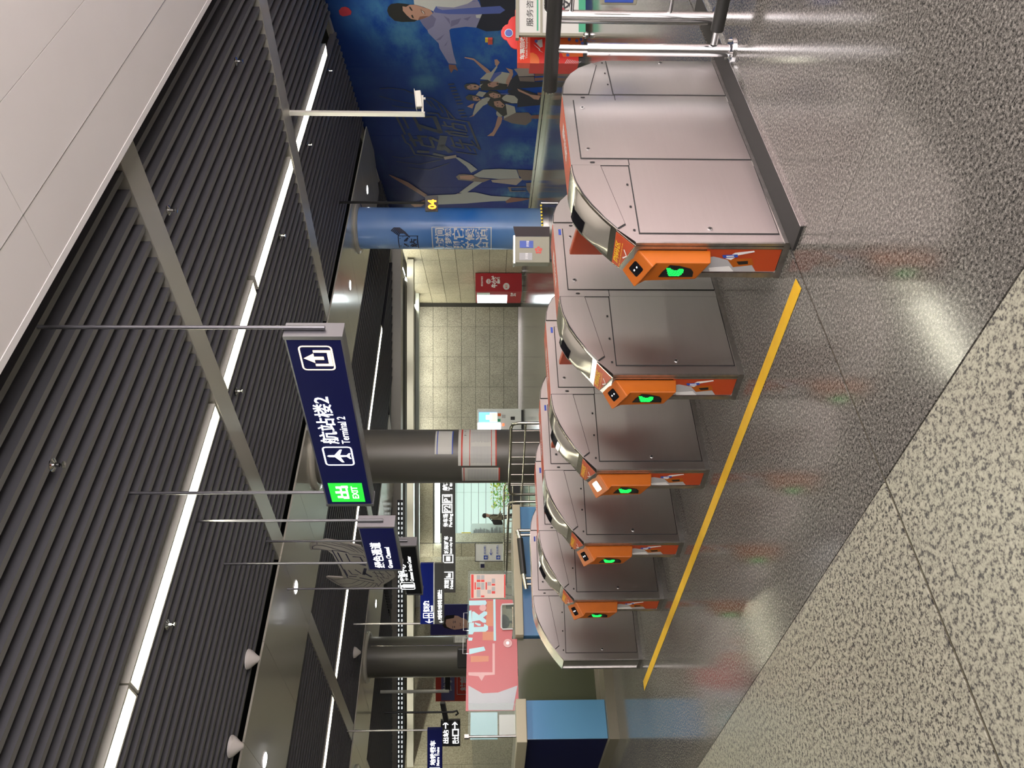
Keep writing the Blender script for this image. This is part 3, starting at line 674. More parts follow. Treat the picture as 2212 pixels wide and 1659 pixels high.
# ================================================================= TICKET GATES
GXR, GXL, GYF = -2.33, -2.54, 2.995
CONT = [(2.99, .749), (3.098, .829), (3.185, .884), (3.298, .941), (3.386, .976), (3.495, 1.006), (3.582, 1.016), (3.646, 1.018)]   # sloping front of the top
REAR = [(4.402, 1.018), (4.50, 1.011), (4.58, .992), (4.66, .958), (4.737, .903), (4.802, .82), (4.85, .73)]
def side(pts, x): return [Vector((x, y, z)) for y, z in pts]
def plate(parent, name, pts, m='steel', gap=.005, th=.004, xr=GXR):
    """a sheet-metal panel on the side of the housing, standing in a dark joint"""
    cy = sum(p[0] for p in pts)/len(pts); cz = sum(p[1] for p in pts)/len(pts)
    ob = MB().prism(side(pts, xr+.0012), (th, 0, 0)).build(name, m, parent)
    big = []
    for y, z in pts:
        L = math.hypot(y-cy, z-cz); k = (L+gap)/L; big.append((cy+(y-cy)*k+(gap*.4 if y > cy else -gap*.4), cz+(z-cz)*k+(gap*.4 if z > cz else -gap*.4)))
    MB().prism(side(big, xr+.0004), (.0012, 0, 0)).build('joint', 'groove', ob)
    return ob
def make_gate(label, full=True, sticker=True):
    t = thing('ticket_gate', label, 'ticket gate', ((GXR+GXL)/2, GYF, 0), 'row of ticket gates')
    outline = [(2.998, .03), (2.998, .749)]+CONT[1:]+REAR+[(4.855, .03)]
    MB().prism(side(outline, GXL), (GXR-GXL, 0, 0)).build('housing', 'steel', t)
    MB().box(GXL-.006, GXR+.006, 2.99, 4.86, 0, .032).build('base_frame', 'steel_dull', t)
    # side doors and panels
    d1 = plate(t, 'door', [(3.066, .045), (3.066, .722), (3.652, .706), (3.652, .035)])
    d2 = plate(t, 'door', [(3.72, .035), (3.72, .956), (4.338, .953), (4.338, .035)])
    d3 = plate(t, 'door', [(4.416, .035), (4.416, .708), (4.836, .712), (4.836, .035)])
    plate(t, 'window_panel', [(3.105, .826), (3.138, .788), (3.648, .862), (3.648, 1.012), (3.582, 1.010), (3.495, 1.0), (3.386, .970), (3.298, .935), (3.185, .878)])
    plate(t, 'window_panel', [(4.412, 1.012), (4.412, .862), (4.776, .782), (4.806, .805), (4.737, .897), (4.66, .952), (4.58, .986), (4.50, 1.005)])
    mb = MB().box(GXR, GXR+.0016, 3.649, 3.655, .703, 1.016)
    mb.box(GXR, GXR+.0016, 3.652, 3.722, .702, .706); mb.box(GXR, GXR+.0016, 4.34, 4.418, .704, .708); mb.box(GXR, GXR+.0016, 4.406, 4.411, .703, 1.016)
    mb.build('panel_joint', 'groove', t)
    for k, (y, z, w_, h_) in enumerate(((3.476, .736, .008, .012), (3.283, .742, .008, .012), (3.091, .747, .008, .012), (3.683, .90, .006, .026), (4.377, .897, .006, .026), (4.815, .74, .008, .01), (4.679, .735, .008, .01), (4.537, .731, .008, .01), (3.86, .50, .006, .03))):
        if k < 8: MB().prism([Vector((GXR+.0005, y+w_*math.cos(a)*(1 if k > 2 else 1), z+h_/2*max(-.7, min(.7, math.sin(a)))*1.4)) for a in [math.pi/8+math.pi/4*i for i in range(8)]], (.002, 0, 0)).build('sensor_hole', 'groove', t)
    for dr, y, z in ((d1, 3.099, .375), (d2, 4.248, .910), (d2, 3.805, .913), (d3, 4.815, .37)):
        lk = MB().disc((GXR+.005, y, z), (1, 0, 0), .012, 18, .004).build('lock', 'steel_bright', dr, 30)
        MB().disc((GXR+.009, y, z), (1, 0, 0), .007, 14, .0006).build('keyway', 'groove', dr)
    # steel corner strips framing the front
    mb = MB().box(GXR-.012, GXR+.003, 2.988, 2.999, .03, .752); mb.box(GXR-.032, GXR-.018, 2.989, 2.999, .03, .75)
    mb.box(GXL, GXL+.03, 2.989, 2.999, .03, .75); mb.build('corner_strip', 'steel_dull', t)
    # flat top: orange covering with white lettering
    MB().box(GXL+.008, GXR-.008, 3.655, 4.40, 1.018, 1.0205).build('top_cover', 'orange_print' if full else 'champagne', t)
    if full:
        mb = MB(); text(mb, '请勿倚靠', Vector((GXR-.05, 3.85, 1.0213)), PY, -PX, .34, .08, .02); mb.build('top_lettering', 'white_print', t)
    # curved plate over the sloping top
    vs = []; fs = []
    cs = CONT[1:] if full else CONT
    for k, (y, z) in enumerate(cs): vs += [Vector((GXR-.002, y, z+.003)), Vector((GXL+.002, y, z+.003)), Vector((GXR-.002, y, z-.004)), Vector((GXL+.002, y, z-.004))]
    for k in range(len(cs)-1):
        b = 4*k; fs += [(b, b+1, b+5, b+4), (b, b+4, b+6, b+2), (b+1, b+3, b+7, b+5)]
    fs += [(0, 2, 3, 1)]
    MB().add(vs, fs).build('sloping_top', 'champagne', t, 35)
    if sticker and full or sticker and not full:
        MB().box(GXR+.0008, GXR+.002, 4.275, 4.335, .968, .985).build('blue_sticker', 'blue_print', t)
    if not full:
        return t
    # flap across the lane
    MB().prism([Vector((GXL+.01, 3.60, z)) if i < 2 else Vector((-2.893, 3.60, z)) for i, z in enumerate((.93, .34, .30, .986))], (0, .04, 0)).build('flap', 'orange_flap', t, bevel=.006)
    # raised visor with a screen on the slope
    NU, NV = 9, 11; grid = []
    def cz(y):
        for (y0, z0), (y1, z1) in zip(CONT[:-1], CONT[1:]):
            if y <= y1: return z0+(z1-z0)*(y-y0)/(y1-y0)
        return 1.018
    for j in range(NV):
        v = j/(NV-1)
        for i in range(NU):
            u = i/(NU-1); y = 3.135+.345*v; x_ = GXR-.014+(GXL+.02-GXR+.014)*u
            e = min(1, min(u, 1-u)*6)*min(1, min(v, 1-v)*4.5); h = .004+.040*e*(.55+.75*u if v < .5 else .55+.75*u)*(1-.35*abs(v-.45))
            grid.append(Vector((x_, y-h*.35, cz(y)+h)))
    fs = [(j*NU+i, j*NU+i+1, (j+1)*NU+i+1, (j+1)*NU+i) for j in range(NV-1) for i in range(NU-1)]
    vis = MB().add(grid, fs).build('visor', 'steel_bronze', t, 60)
    g2 = [grid[j*NU+i]+Vector((0, -.0015, .003)) for j in range(4, 10) for i in range(3, 8)]
    MB().add(g2, [(j*5+i, j*5+i+1, (j+1)*5+i+1, (j+1)*5+i) for j in range(5) for i in range(4)]).build('screen', 'black_gloss', vis)
    # orange scan sticker on the steep plate
    A, B = Vector((-2.333, 2.975, .752)), Vector((-2.536, 3.055, .799)); Cc, Dd = Vector((-2.536, 3.096, .832)), Vector((-2.333, 3.096, .832))
    pn = (Cc-Dd).cross(A-Dd).normalized(); pn = pn if pn.z > 0 else -pn
    MB().prism([A, B, Cc, Dd], pn*.004).build('plate_rim', 'champagne', t)
    ins = lambda p, k=.93: (A+B+Cc+Dd)/4+(p-(A+B+Cc+Dd)/4)*k
    stk = MB().prism([ins(A), ins(B), ins(Cc), ins(Dd)], pn*.0055).build('scan_sticker', 'orange_print', t)
    xd = PX; yd = Vector((0, .121, .08)).normalized()
    mb = MB(); text(mb, '刷码区', Vector((-2.505, 3.056, .8065))+pn*.0065, xd, yd, .125, .036, .01); text(mb, 'QR Code Scanning Area', Vector((-2.512, 3.042, .797))+pn*.0065, xd, yd, .14, .008, .01)
    mb.build('lettering', 'yellow_print', stk)
    c = Vector((-2.425, 3.022, .7835))+pn*.007
    mb = MB(); mb.stroke([c+xd*-.026+yd*.012, c+yd*-.012, c+xd*.026+yd*.012], .007, pn); mb.build('chevron', 'white_print', stk)
    # orange reader box on the front
    rA, rB = Vector((-2.375, 2.992, .735)), Vector((-2.532, 3.035, .790)); rC, rD = Vector((-2.375, 2.868, .680)), Vector((-2.532, 2.905, .740))
    fr = [Vector((-2.375, 2.90, .655)), Vector((-2.375, 2.90, .396)), Vector((-2.477, 2.90, .454)), Vector((-2.484, 2.905, .70))]
    bk = [Vector((-2.375, 2.996, .735)), Vector((-2.375, 2.996, .380)), Vector((-2.51, 2.996, .42)), Vector((-2.532, 3.035, .790))]
    vs = [rC, rD]+fr+bk     # 0 C,1 D,2 f0,3 f1,4 f2,5 f3,6 b0,7 b1,8 b2,9 b3
    rd = MB().add(vs, [(0, 1, 9, 6), (0, 2, 5, 1), (2, 3, 4, 5), (0, 6, 7, 3, 2), (3, 7, 8, 4), (1, 5, 4, 8, 9), (6, 9, 8, 7)]).build('reader', 'orange_plastic', t, bevel=.006)
    # slanted black scanning window with two lights
    ex = (rB-rA).normalized(); ey = (rC-rA).normalized(); nn = ex.cross(ey).normalized(); nn = nn if nn.z > 0 else -nn
    o_ = rA+nn*.001
    def win(a0, a1, b0, b1, r=.010):
        P = []
        for (ca, cb, q) in ((a1-r, b1-r, 0), (a0+r, b1-r, 90), (a0+r, b0+r, 180), (a1-r, b0+r, 270)):
            for s_ in (0, 30, 60, 90): a = math.radians(q+s_); P.append(o_+ex*(ca+r*math.cos(a))+ey*(cb+r*math.sin(a)))
        return P
    w_ = MB().prism(win(.055, .125, .030, .105), nn*.0025).build('scan_window', 'black_gloss', rd)
    for a0 in (.078, .103):
        MB().disc(o_+ex*a0+ey*.066+nn*.0027, nn, .0042, 10, .0006).build('scan_light', 'led_white', w_)
    # lane display: black window with a green hand made of points
    def fp(x_, z_, off=0): return Vector((x_, 2.8985-off+.004*(-2.375-x_)/.1, z_))
    dp = MB().prism([fp(*p) for p in ((-2.462, .636), (-2.430, .622), (-2.388, .592), (-2.393, .545), (-2.411, .486), (-2.430, .472), (-2.462, .470))], (0, -.003, 0)).build('lane_display', 'black_gloss', rd)
    mb = MB(); fill = MB()
    hand = [(-2.404, .606), (-2.404, .590), (-2.416, .572), (-2.420, .556), (-2.407, .545), (-2.405, .530), (-2.412, .523), (-2.430, .521), (-2.447, .528), (-2.455, .538), (-2.456, .585), (-2.444, .592), (-2.424, .602)]
    def inside(x_, z_):
        r_ = False
        for (x0, z0), (x1, z1) in zip(hand, hand[1:]+hand[:1]):
            if (z0 > z_) != (z1 > z_) and x_ < (x1-x0)*(z_-z0)/(z1-z0)+x0: r_ = not r_
        return r_
    for i in range(12):
        for j in range(18):
            x_, z_ = -2.458+i*.0048, .518+j*.0051
            if inside(x_, z_):
                c = fp(x_, z_, .0045); r = .0019
                mb.add([c+Vector((r, 0, 0)), c+Vector((0, 0, r)), c+Vector((-r, 0, 0)), c+Vector((0, 0, -r))], [(0, 1, 2, 3)])
    led = mb.build('green_hand_lights', 'led_green', dp); led['kind'] = 'stuff'
    # poster under the reader
    fy = 2.9965
    po = MB().box(-2.503, -2.366, fy-.004, fy, .035, .40).build('front_poster', 'orange_print', t)
    def pq(pts, m, k, nm): MB().prism([Vector((x_, fy-.0043-.0004*k, z_)) for x_, z_ in pts], (0, -.0004, 0)).build(nm, m, po)
    pq([(-2.503, .40), (-2.503, .13), (-2.46, .16), (-2.44, .25), (-2.41, .36), (-2.42, .40)], 'grey_print', 1, 'printed_wall')
    pq([(-2.503, .36), (-2.48, .37), (-2.47, .27), (-2.503, .24)], 'white_print', 2, 'printed_light_patch')
    pq([(-2.475, .25), (-2.425, .29), (-2.42, .17), (-2.46, .15)], 'orange_plastic', 3, 'printed_reader')
    pq([(-2.46, .225), (-2.44, .24), (-2.435, .185), (-2.455, .18)], 'black', 4, 'printed_display')
    pq([(-2.42, .30), (-2.385, .26), (-2.372, .17), (-2.38, .165), (-2.40, .24), (-2.43, .27)], 'white_print', 5, 'printed_arm')
    pq([(-2.418, .31), (-2.40, .32), (-2.395, .245), (-2.412, .24)], 'blue_print', 6, 'printed_phone')
    pq([(-2.412, .295), (-2.404, .30), (-2.402, .262), (-2.409, .26)], 'white_print', 7, 'printed_phone_screen')
    return t
g1 = make_gate('steel ticket gate with orange reader beside the black-sleeved railing', True, False)
g2 = make_gate('second steel ticket gate from the black-sleeved railing')
g2.location.x += -3.265-GXR
for k, (xr, nm) in enumerate(((-4.19, 'third'), (-5.115, 'fourth'), (-6.028, 'fifth'))):
    g = copy_tree(g2); g.location.x = (GXR+GXL)/2+xr-GXR; g['label'] = nm+' steel ticket gate from the black-sleeved railing'
ge = make_gate('plain steel end ticket gate without orange reader facing the service booth', False)
ge.location.x += -7.27-GXR
struct(MB().box(-2.322, -2.185, 2.93, 5.6, 0, .014).build('trim_%d' % n, 'kerb_dark')); n += 1
mb = MB().box(-2.183, -2.178, 2.93, 5.6, 0, .017); struct(mb.build('trim_%d' % n, 'steel_bright')); n += 1

# ================================================================= HANGING SIGNS
def sign(name, label, A, B, z0, z1, m, th=.14, hang=(.04, .96), cap=True, rod=.016):
    """box sign between plan points A (reading left) and B, hung from the ceiling"""
    A, B = Vector((*A, 0)), Vector((*B, 0)); xd = (B-A).normalized(); nd = Vector((xd.y, -xd.x, 0)); W = (B-A).length
    t = thing(name, label, 'sign', (A+B)/2+UP*z0)
    MB().obox(A+UP*(z0+.012), xd*W, -nd*th, UP*(z1-z0-.024)).build('panel', m, t)
    mb = MB().obox(A-nd*0+UP*z0, xd*W, -nd*th, UP*.012); mb.obox(A+UP*(z1-.012), xd*W, -nd*th, UP*.012); mb.build('edge_frame', 'sign_frame', t)
    if cap:
        MB().obox(B+UP*(z0-.006)+nd*.006, xd*.035, -nd*(th+.012), UP*(z1-z0+.012)).build('end_cap', 'sign_frame', t)
        MB().obox(A-xd*.035+UP*(z0-.006)+nd*.006, xd*.035, -nd*(th+.012), UP*(z1-z0+.012)).build('end_cap', 'sign_frame', t)
    for k in hang:
        c = A+xd*(W*k)-nd*(th/2); low = z0+.13 if k > .9 else z1
        if k > .9: c = B+xd*.055-nd*(th/2)
        MB().tube([c+UP*low, c+UP*(ZC+.1)], rod, 10).build('hanger', 'sign_frame', t, 40)
    def P(x_, y_, off=.003):      # photo pixel -> point on the sign face
        r = ray(x_, y_); o = A+nd*off; return CAM+r*((o-CAM).dot(nd)/r.dot(nd))
    def T(mb, body, yl, yr, xt, xb, bold=.015, off=.004):      # lettering from photo column yl to yr, rows measured at yl
        a, b, c = P(xb, yl, off), P(xb, yr, off), P(xt, yl, off)
        return text(mb, body, a, xd, UP, (b-a).dot(xd), c.z-a.z, bold)
    def R(mb, yl, yr, xt, xb, off=.004, th_=None, rad=.02):    # rounded frame or filled panel
        a, b, c = P(xb, yl, off), P(xb, yr, off), P(xt, yl, off); w_, h_ = (b-a).dot(xd), c.z-a.z
        def ring(i):
            Q = []; r = max(rad-i, .002)
            for cx, cz_, q in ((w_-rad, h_-rad, 0), (rad, h_-rad, 90), (rad, rad, 180), (w_-rad, rad, 270)):
                for s_ in (0, 30, 60, 90): an = math.radians(q+s_); Q.append(a+xd*(cx+r*math.cos(an))+UP*(cz_+r*math.sin(an)))
            return Q
        o_ = ring(0)
        if th_ is None: return mb.poly(o_)
        i_ = ring(th_); k_ = len(o_)
        return mb.add(o_+i_, [(q, (q+1) % k_, (q+1) % k_+k_, q+k_) for q in range(k_)])
    def G(mb, yl, yr, xt, xb, polys, off=.004):                # pictogram from outlines in a unit square
        a, b, c = P(xb, yl, off), P(xb, yr, off), P(xt, yl, off); w_, h_ = (b-a).dot(xd), c.z-a.z
        for p in polys: mb.poly([a+xd*(q[0]*w_)+UP*(q[1]*h_) for q in p])
        return mb
    return t, T, R, G, nd
PLANE = [[(.5, 1), (.44, .93), (.43, .68), (.05, .42), (.05, .33), (.43, .45), (.45, .18), (.30, .07), (.30, 0), (.5, .06), (.70, 0), (.70, .07), (.55, .18), (.57, .45), (.95, .33), (.95, .42), (.57, .68), (.56, .93)]]
EXITARROW = [[(.1, .62), (.22, .62), (.22, .14), (.78, .14), (.78, .62), (.9, .62), (.9, 0), (.1, 0)], [(.42, .28), (.58, .28), (.58, .62), (.74, .62), (.5, 1), (.26, .62), (.42, .62)]]
ARROW_L = [[(0, .5), (.45, 1), (.45, .82), (.25, .58), (1, .58), (1, .42), (.25, .42), (.45, .18), (.45, 0)]]
ARROW_R = [[(1-a_, b_) for a_, b_ in ARROW_L[0]]]
ARROW_U = [[(b_, 1-a_) for a_, b_ in ARROW_L[0]]]
z3 = lambda a_: 600+a_/3.3175
w3 = lambda b_: 680+b_/3.3175
t, T, R, G, nd = sign('hanging_sign', 'hanging navy sign reading Terminal 2 with green exit panel', (-6.285, 4.112), (-4.17, 4.18), 2.555, 2.985, 'sign_navy')
mb = MB(); T(mb, '航站楼2', w3(925), w3(588), z3(312), z3(445), .012); T(mb, 'Terminal 2', w3(925), w3(730), z3(462), z3(520), .01)
R(mb, w3(1080), w3(945), z3(345), z3(555), th_=.014, rad=.035); G(mb, w3(1062), w3(962), z3(365), z3(535), PLANE); mb.build('lettering', 'sign_lit', t)
mb = MB(); R(mb, w3(398), w3(222), z3(182), z3(420), th_=.013, rad=.035); G(mb, w3(382), w3(240), z3(202), z3(402), EXITARROW); mb.build('exit_symbol', 'sign_lit_warm', t)
gp = R(MB(), w3(1340), w3(1205), z3(390), z3(628), rad=.003).build('exit_panel', 'sign_green', t)
mb = MB(); T(mb, '出', w3(1318), w3(1226), z3(425), z3(520), .03, .006); T(mb, 'EXIT', w3(1316), w3(1230), z3(540), z3(584), .012, .006); mb.build('exit_lettering', 'sign_lit', gp)
z5 = lambda a_: 640+a_/7.9
w5 = lambda b_: 1110+b_/7.9
t, T, R, G, nd = sign('hanging_sign', 'small hanging navy sign reading Green Channel in glowing letters', (-8.995, 4.90), (-7.955, 4.87), 2.565, 2.985, 'sign_navy')
mb = MB(); T(mb, '绿色通道', w5(920), w5(490), z5(1345), z5(1525), .02); T(mb, 'Green Channel', w5(925), w5(570), z5(1575), z5(1655), .02); mb.build('lettering', 'sign_lit', t)
t, T, R, G, nd = sign('hanging_sign', 'hanging black sign reading Customer Service Center with information symbol', (-11.95, 6.06), (-10.45, 6.07), 2.56, 2.83, 'sign_black')
mb = MB(); T(mb, '客服中心', w5(1150), w5(862), z5(1770), z5(1915), .015); T(mb, 'Customer Service Center', w5(1150), w5(725), z5(1945), z5(2010), .012)
R(mb, w5(1290), w5(1170), z5(1785), z5(2035), th_=.014, rad=.035); T(mb, 'i', w5(1262), w5(1200), z5(1815), z5(2008), .06); mb.build('lettering', 'sign_lit', t)
# distant signs, square to the far hall
def far_sign(name, label, y0, y1, xt, xb, d, m, th=.14, rods=(), rod_r=.02):
    a, b, c = fpt(xb, y1, d), fpt(xb, y0, d), fpt(xt, y1, d); W, Hh = (b-a).dot(Rt), c.z-a.z
    t = thing(name, label, 'sign', (a+b)/2)
    MB().obox(a, Rt*W, NH*th, UP*Hh).build('panel', m, t)
    for ry in rods:
        p = fpt(xt, ry, d+th/2); MB().tube([p, Vector((p.x, p.y, ZC+.1))], rod_r, 8).build('hanger', 'steel_dull', t, 40)
    return t
def ft(mb, body, yl, yr, xt, xb, d, bold=.02):
    a, b, c = fpt(xb, yl, d), fpt(xb, yr, d), fpt(xt, yl, d); return text(mb, body, a, Rt, UP, (b-a).dot(Rt), c.z-a.z, bold)
def fg(mb, polys, yl, yr, xt, xb, d):
    a, b, c = fpt(xb, yl, d), fpt(xb, yr, d), fpt(xt, yl, d); W, Hh = (b-a).dot(Rt), c.z-a.z
    for p in polys: mb.poly([a+Rt*(q[0]*W)+UP*(q[1]*Hh) for q in p])
    return mb
def frame_r(mb, yl, yr, xt, xb, d, k=.12):
    a, b, c = fpt(xb, yl, d), fpt(xb, yr, d), fpt(xt, yl, d); W, Hh = (b-a).dot(Rt), c.z-a.z; e = k*min(W, Hh)
    for q in ((0, W, 0, e), (0, W, Hh-e, Hh), (0, e, 0, Hh), (W-e, W, 0, Hh)): mb.poly([a+Rt*q[0]+UP*q[2], a+Rt*q[1]+UP*q[2], a+Rt*q[1]+UP*q[3], a+Rt*q[0]+UP*q[3]])
    return mb
t = far_sign('hanging_sign', 'distant navy and grey direction sign with left arrows to Terminal 2', 1217, 1348, 908, 936, 19.3, 'sign_navy_back', rods=(1347,), rod_r=.025)
a, b = fpt(959, 1348, 19.3), fpt(959, 1217, 19.3); c = fpt(938.5, 1348, 19.3)
MB().obox(a, Rt*(b-a).dot(Rt), NH*.14, UP*(c.z-a.z)).build('lower_panel', 'sign_charcoal', t)
c2 = fpt(936.2, 1348, 19.29); MB().obox(c, Rt*(b-a).dot(Rt), NH*.14, UP*(c2.z-c.z)).build('dividing_line', 'white_print', t)
d_ = 19.28; mb = MB(); fg(mb, ARROW_L, 1346, 1337, 918, 936, d_); frame_r(mb, 1335, 1324, 914, 937, d_); fg(mb, PLANE, 1333.5, 1325.5, 917, 934, d_)
ft(mb, '航站楼2', 1322, 1298, 914, 928, d_); ft(mb, 'Terminal2', 1322, 1308, 930, 935, d_)
fg(mb, ARROW_L, 1345, 1340, 948, 958, d_); ft(mb, 'P2停车场 P2停车场 出租巴士', 1338, 1274, 945, 955, d_); mb.build('lettering', 'sign_lit', t)
t = far_sign('hanging_sign', 'long charcoal sign over the corridor reading Parking P2 P1 and Hotel', 1000, 1280, 953.5, 983.5, 33., 'sign_charcoal', .2)
d_ = 32.97; mb = MB()
for body, yl, yr, xt, xb in (('航站楼', 1060, 1014, 956, 967), ('Terminal', 1060, 1010, 969, 977), ('停车场', 1138, 1110, 957, 968), ('Parking', 1138, 1110, 970, 979), ('城际班车', 1196, 1158, 959, 969), ('Inter-city Bus', 1196, 1160, 971, 978), ('宾馆', 1271, 1253, 959, 970), ('Hotel', 1272, 1253, 972, 979)): ft(mb, body, yl, yr, xt, xb, d_, .012)
for yl, yr, tx in ((1087, 1068, 'P1'), (1108, 1089, 'P2')): frame_r(mb, yl, yr, 955, 977, d_, .1); ft(mb, tx, yl-3, yr+3, 959, 973, d_, .012)
frame_r(mb, 1216, 1198, 957, 979, d_, .1); fg(mb, [[(.1, .2), (.9, .2), (.9, .8), (.1, .8)]], 1213, 1201, 961, 975, d_)
frame_r(mb, 1251, 1235, 957, 979, d_, .1); fg(mb, [[(.05, .1), (.95, .1), (.95, .5), (.3, .5), (.3, .8), (.05, .8)]], 1248, 1238, 961, 975, d_)
mb.build('lettering', 'sign_lit', t)
t = far_sign('hanging_sign', 'navy hanging sign reading Metro Trains above the booth counter', 1576, 1740, 923, 955, 18.5, 'sign_navy', rods=(1577, 1735), rod_r=.022)
d_ = 18.47; mb = MB(); ft(mb, '地铁乘车', 1653, 1600, 929, 941, d_, .02); ft(mb, 'Metro Trains', 1654, 1614, 943, 949, d_, .02); frame_r(mb, 1672, 1658, 928, 950, d_); mb.build('lettering', 'sign_lit', t)
t = far_sign('hanging_sign', 'distant charcoal sign with two right arrows beside the yellow wall', 1556, 1612, 952, 994, 27., 'sign_charcoal')
d_ = 26.97; mb = MB()
for xt in (956, 976): fg(mb, ARROW_R, 1574, 1559, xt, xt+13, d_)
ft(mb, '出站', 1606, 1577, 957, 969, d_, .02); frame_r(mb, 1590, 1575, 977, 991, d_, .15); ft(mb, '巴士', 1606, 1591, 977, 991, d_, .02); mb.build('lettering', 'sign_lit', t)

# winged emblem banner hung behind the green channel sign
YB = 7.2
bp = lambda a_, b_, o_=0.: ony(640+a_/7.9, 1110+b_/7.9, YB-o_)
t = thing('winged_banner', 'hanging grey board cut out as a winged emblem with navy outlines', 'sign', bp(900, 900))
brd = MB().prism([bp(a_, b_) for a_, b_ in ((225, 570), (250, 520), (300, 495), (500, 440), (700, 470), (900, 505), (1100, 555), (1160, 640), (1200, 800), (1500, 900), (1640, 980), (1685, 1080), (1590, 1150), (1500, 1200), (1470, 1260), (1200, 1292), (1000, 1290), (830, 1260), (700, 1210), (580, 1140), (510, 1085), (540, 1075), (800, 1090), (760, 970), (700, 850), (620, 690), (540, 630), (350, 605), (250, 615))], (0, .03, 0)).build('board', 'banner_grey', t)
mb = MB(); k_ = YB/7.9/1150
for pts, wd in (([(280, 600), (275, 560), (330, 535), (450, 540), (700, 610), (860, 655)], 14), ([(280, 600), (400, 605), (610, 635)], 12), ([(350, 490), (355, 520)], 12), ([(450, 500), (800, 570), (1000, 650)], 12), ([(600, 490), (900, 560), (1060, 660)], 12), ([(750, 500), (1000, 570), (1140, 670)], 12), ([(880, 520), (1080, 590), (1150, 640)], 12),
 ([(610, 620), (880, 1090)], 20), ([(610, 620), (880, 660), (910, 690), (1140, 710), (1170, 750)], 16), ([(705, 660), (800, 835)], 24), ([(845, 680), (940, 860)], 24), ([(930, 820), (1190, 880)], 44), ([(960, 730), (1090, 740), (1170, 870)], 34),
 ([(820, 950), (880, 1060)], 22), ([(890, 960), (950, 1030), (1060, 1040)], 24), ([(900, 1065), (1030, 1070)], 30), ([(1080, 1090), (1330, 1140)], 34), ([(1180, 930), (1150, 1040)], 60), ([(1140, 1000), (1290, 1080)], 44), ([(1000, 950), (1110, 1020)], 24),
 ([(1300, 1000), (1500, 1030)], 20), ([(1310, 960), (1400, 1080)], 14), ([(1400, 970), (1500, 1090)], 14), ([(1500, 960), (1620, 1060), (1560, 1050), (1580, 1110), (1340, 1060)], 14),
 ([(880, 1095), (1380, 1190), (1400, 1240)], 16), ([(540, 1090), (640, 1130), (880, 1095)], 14), ([(600, 1120), (740, 1200), (950, 1190), (1080, 1130)], 12), ([(740, 1205), (860, 1260), (1080, 1210), (1180, 1150)], 12), ([(950, 1260), (1150, 1240), (1250, 1170)], 12), ([(1130, 1275), (1260, 1240), (1320, 1185)], 12), ([(1280, 1270), (1340, 1240), (1370, 1195)], 12), ([(1380, 1090), (1460, 1170), (1400, 1240)], 12), ([(1430, 1080), (1500, 1150), (1470, 1180)], 12)):
    mb.stroke([bp(a_, b_, .004) for a_, b_ in pts], wd*k_*1.15, (0, -1, 0))
mb.build('outline_print', 'ink_navy', brd)
for b_, a_ in ((470, 560), (1280, 850)):
    p = bp(a_, b_)+PY*.015; MB().tube([p, Vector((p.x, p.y, 4.765))], .012, 8).build('wire', 'steel_dull', t)

# ================================================================= CAMERAS AND CLOCK
CXP, CYP = -6.80, 12.16
t = thing('security_camera', 'white security camera on a long ceiling pole before the blue mural', 'camera', (CXP, CYP, ZC))
MB().box(CXP-.032, CXP+.032, CYP-.032, CYP+.032, 2.54, ZC+.08).build('pole', 'camera_white', t)
ax = (Vector((-.70, -.70, -.10))).normalized(); bs = dep(905, 214, 13.09)
MB().obox(Vector((CXP-.02, CYP-.02, 2.56)), Vector((.26, .17, 0)), (0, .04, 0), (0, 0, .035)).build('arm', 'camera_white', t)
rgt = ax.cross(UP).normalized(); upc = rgt.cross(ax)
p0 = bs-ax*.13-rgt*.055-upc*.045
bd = MB().obox(p0, ax*.27, rgt*.11, upc*.10).build('housing', 'camera_white', t, bevel=.012)
MB().obox(p0+ax*.272+rgt*.012+upc*.008, ax*.006, rgt*.086, upc*.08).build('lens_window', 'black_gloss', bd)
MB().obox(p0-ax*.03-rgt*.006+upc*.10, ax*.33, rgt*.122, upc*.008).build('sun_shield', 'camera_white', bd)
MB().tube([bs-upc*.05, bs-upc*.11], .02, 10).build('bracket', 'camera_white', t)
t = thing('digital_clock', 'black hanging digital clock with amber digits beside the blue column', 'clock', dep(930, 440, 17.6))
c0 = dep(932, 437, 17.6); MB().obox(c0-Rt*.19-UP*.14, Rt*.34, NH*.12, UP*.28).build('case', 'black', t)
mb = MB(); ft(mb, '04', 452, 431, 924, 943, 17.45, .05); mb.build('digits', 'led_amber', t)
p = c0+NH*.06; MB().tube([p+UP*.1, Vector((p.x, p.y, ZC+.05))], .03, 8).build('stem', 'black', t)
# thin pole with small cameras over the booth
t = thing('security_camera', 'black security camera on a white pole beside the red banner', 'camera', (0, 0, 0))
P0, P1 = fpt(845, 1491, 24), fpt(970, 1493, 24); t.location = P1; t['_o'] = list(P1)
MB().tube([P1, Vector((P1.x, P1.y, ZC-.01))], .05, 10).build('pole', 'camera_white', t, 40)
a = fpt(965, 1492, 24); MB().obox(a-UP*.1, Rt*.62, NH*.15, UP*.15).build('housing', 'black', t, bevel=.02)
t = thing('security_camera', 'grey security camera on a curved bracket above the distant arrow sign', 'camera', (0, 0, 0))
P1 = fpt(965, 1538, 25); t.location = P1; t['_o'] = list(P1)
MB().tube([Vector((P1.x, P1.y, ZC-.01)), P1-UP*.2, P1-UP*.32+Rt*.04, P1-UP*.36-Rt*.05, P1-UP*.28-Rt*.1], .035, 8).build('pole', 'sign_charcoal', t, 40)
MB().obox(P1-Rt*.35-UP*.06, Rt*.62+UP*.12, NH*.2, UP*.16).build('housing', 'sign_charcoal', t, bevel=.02)

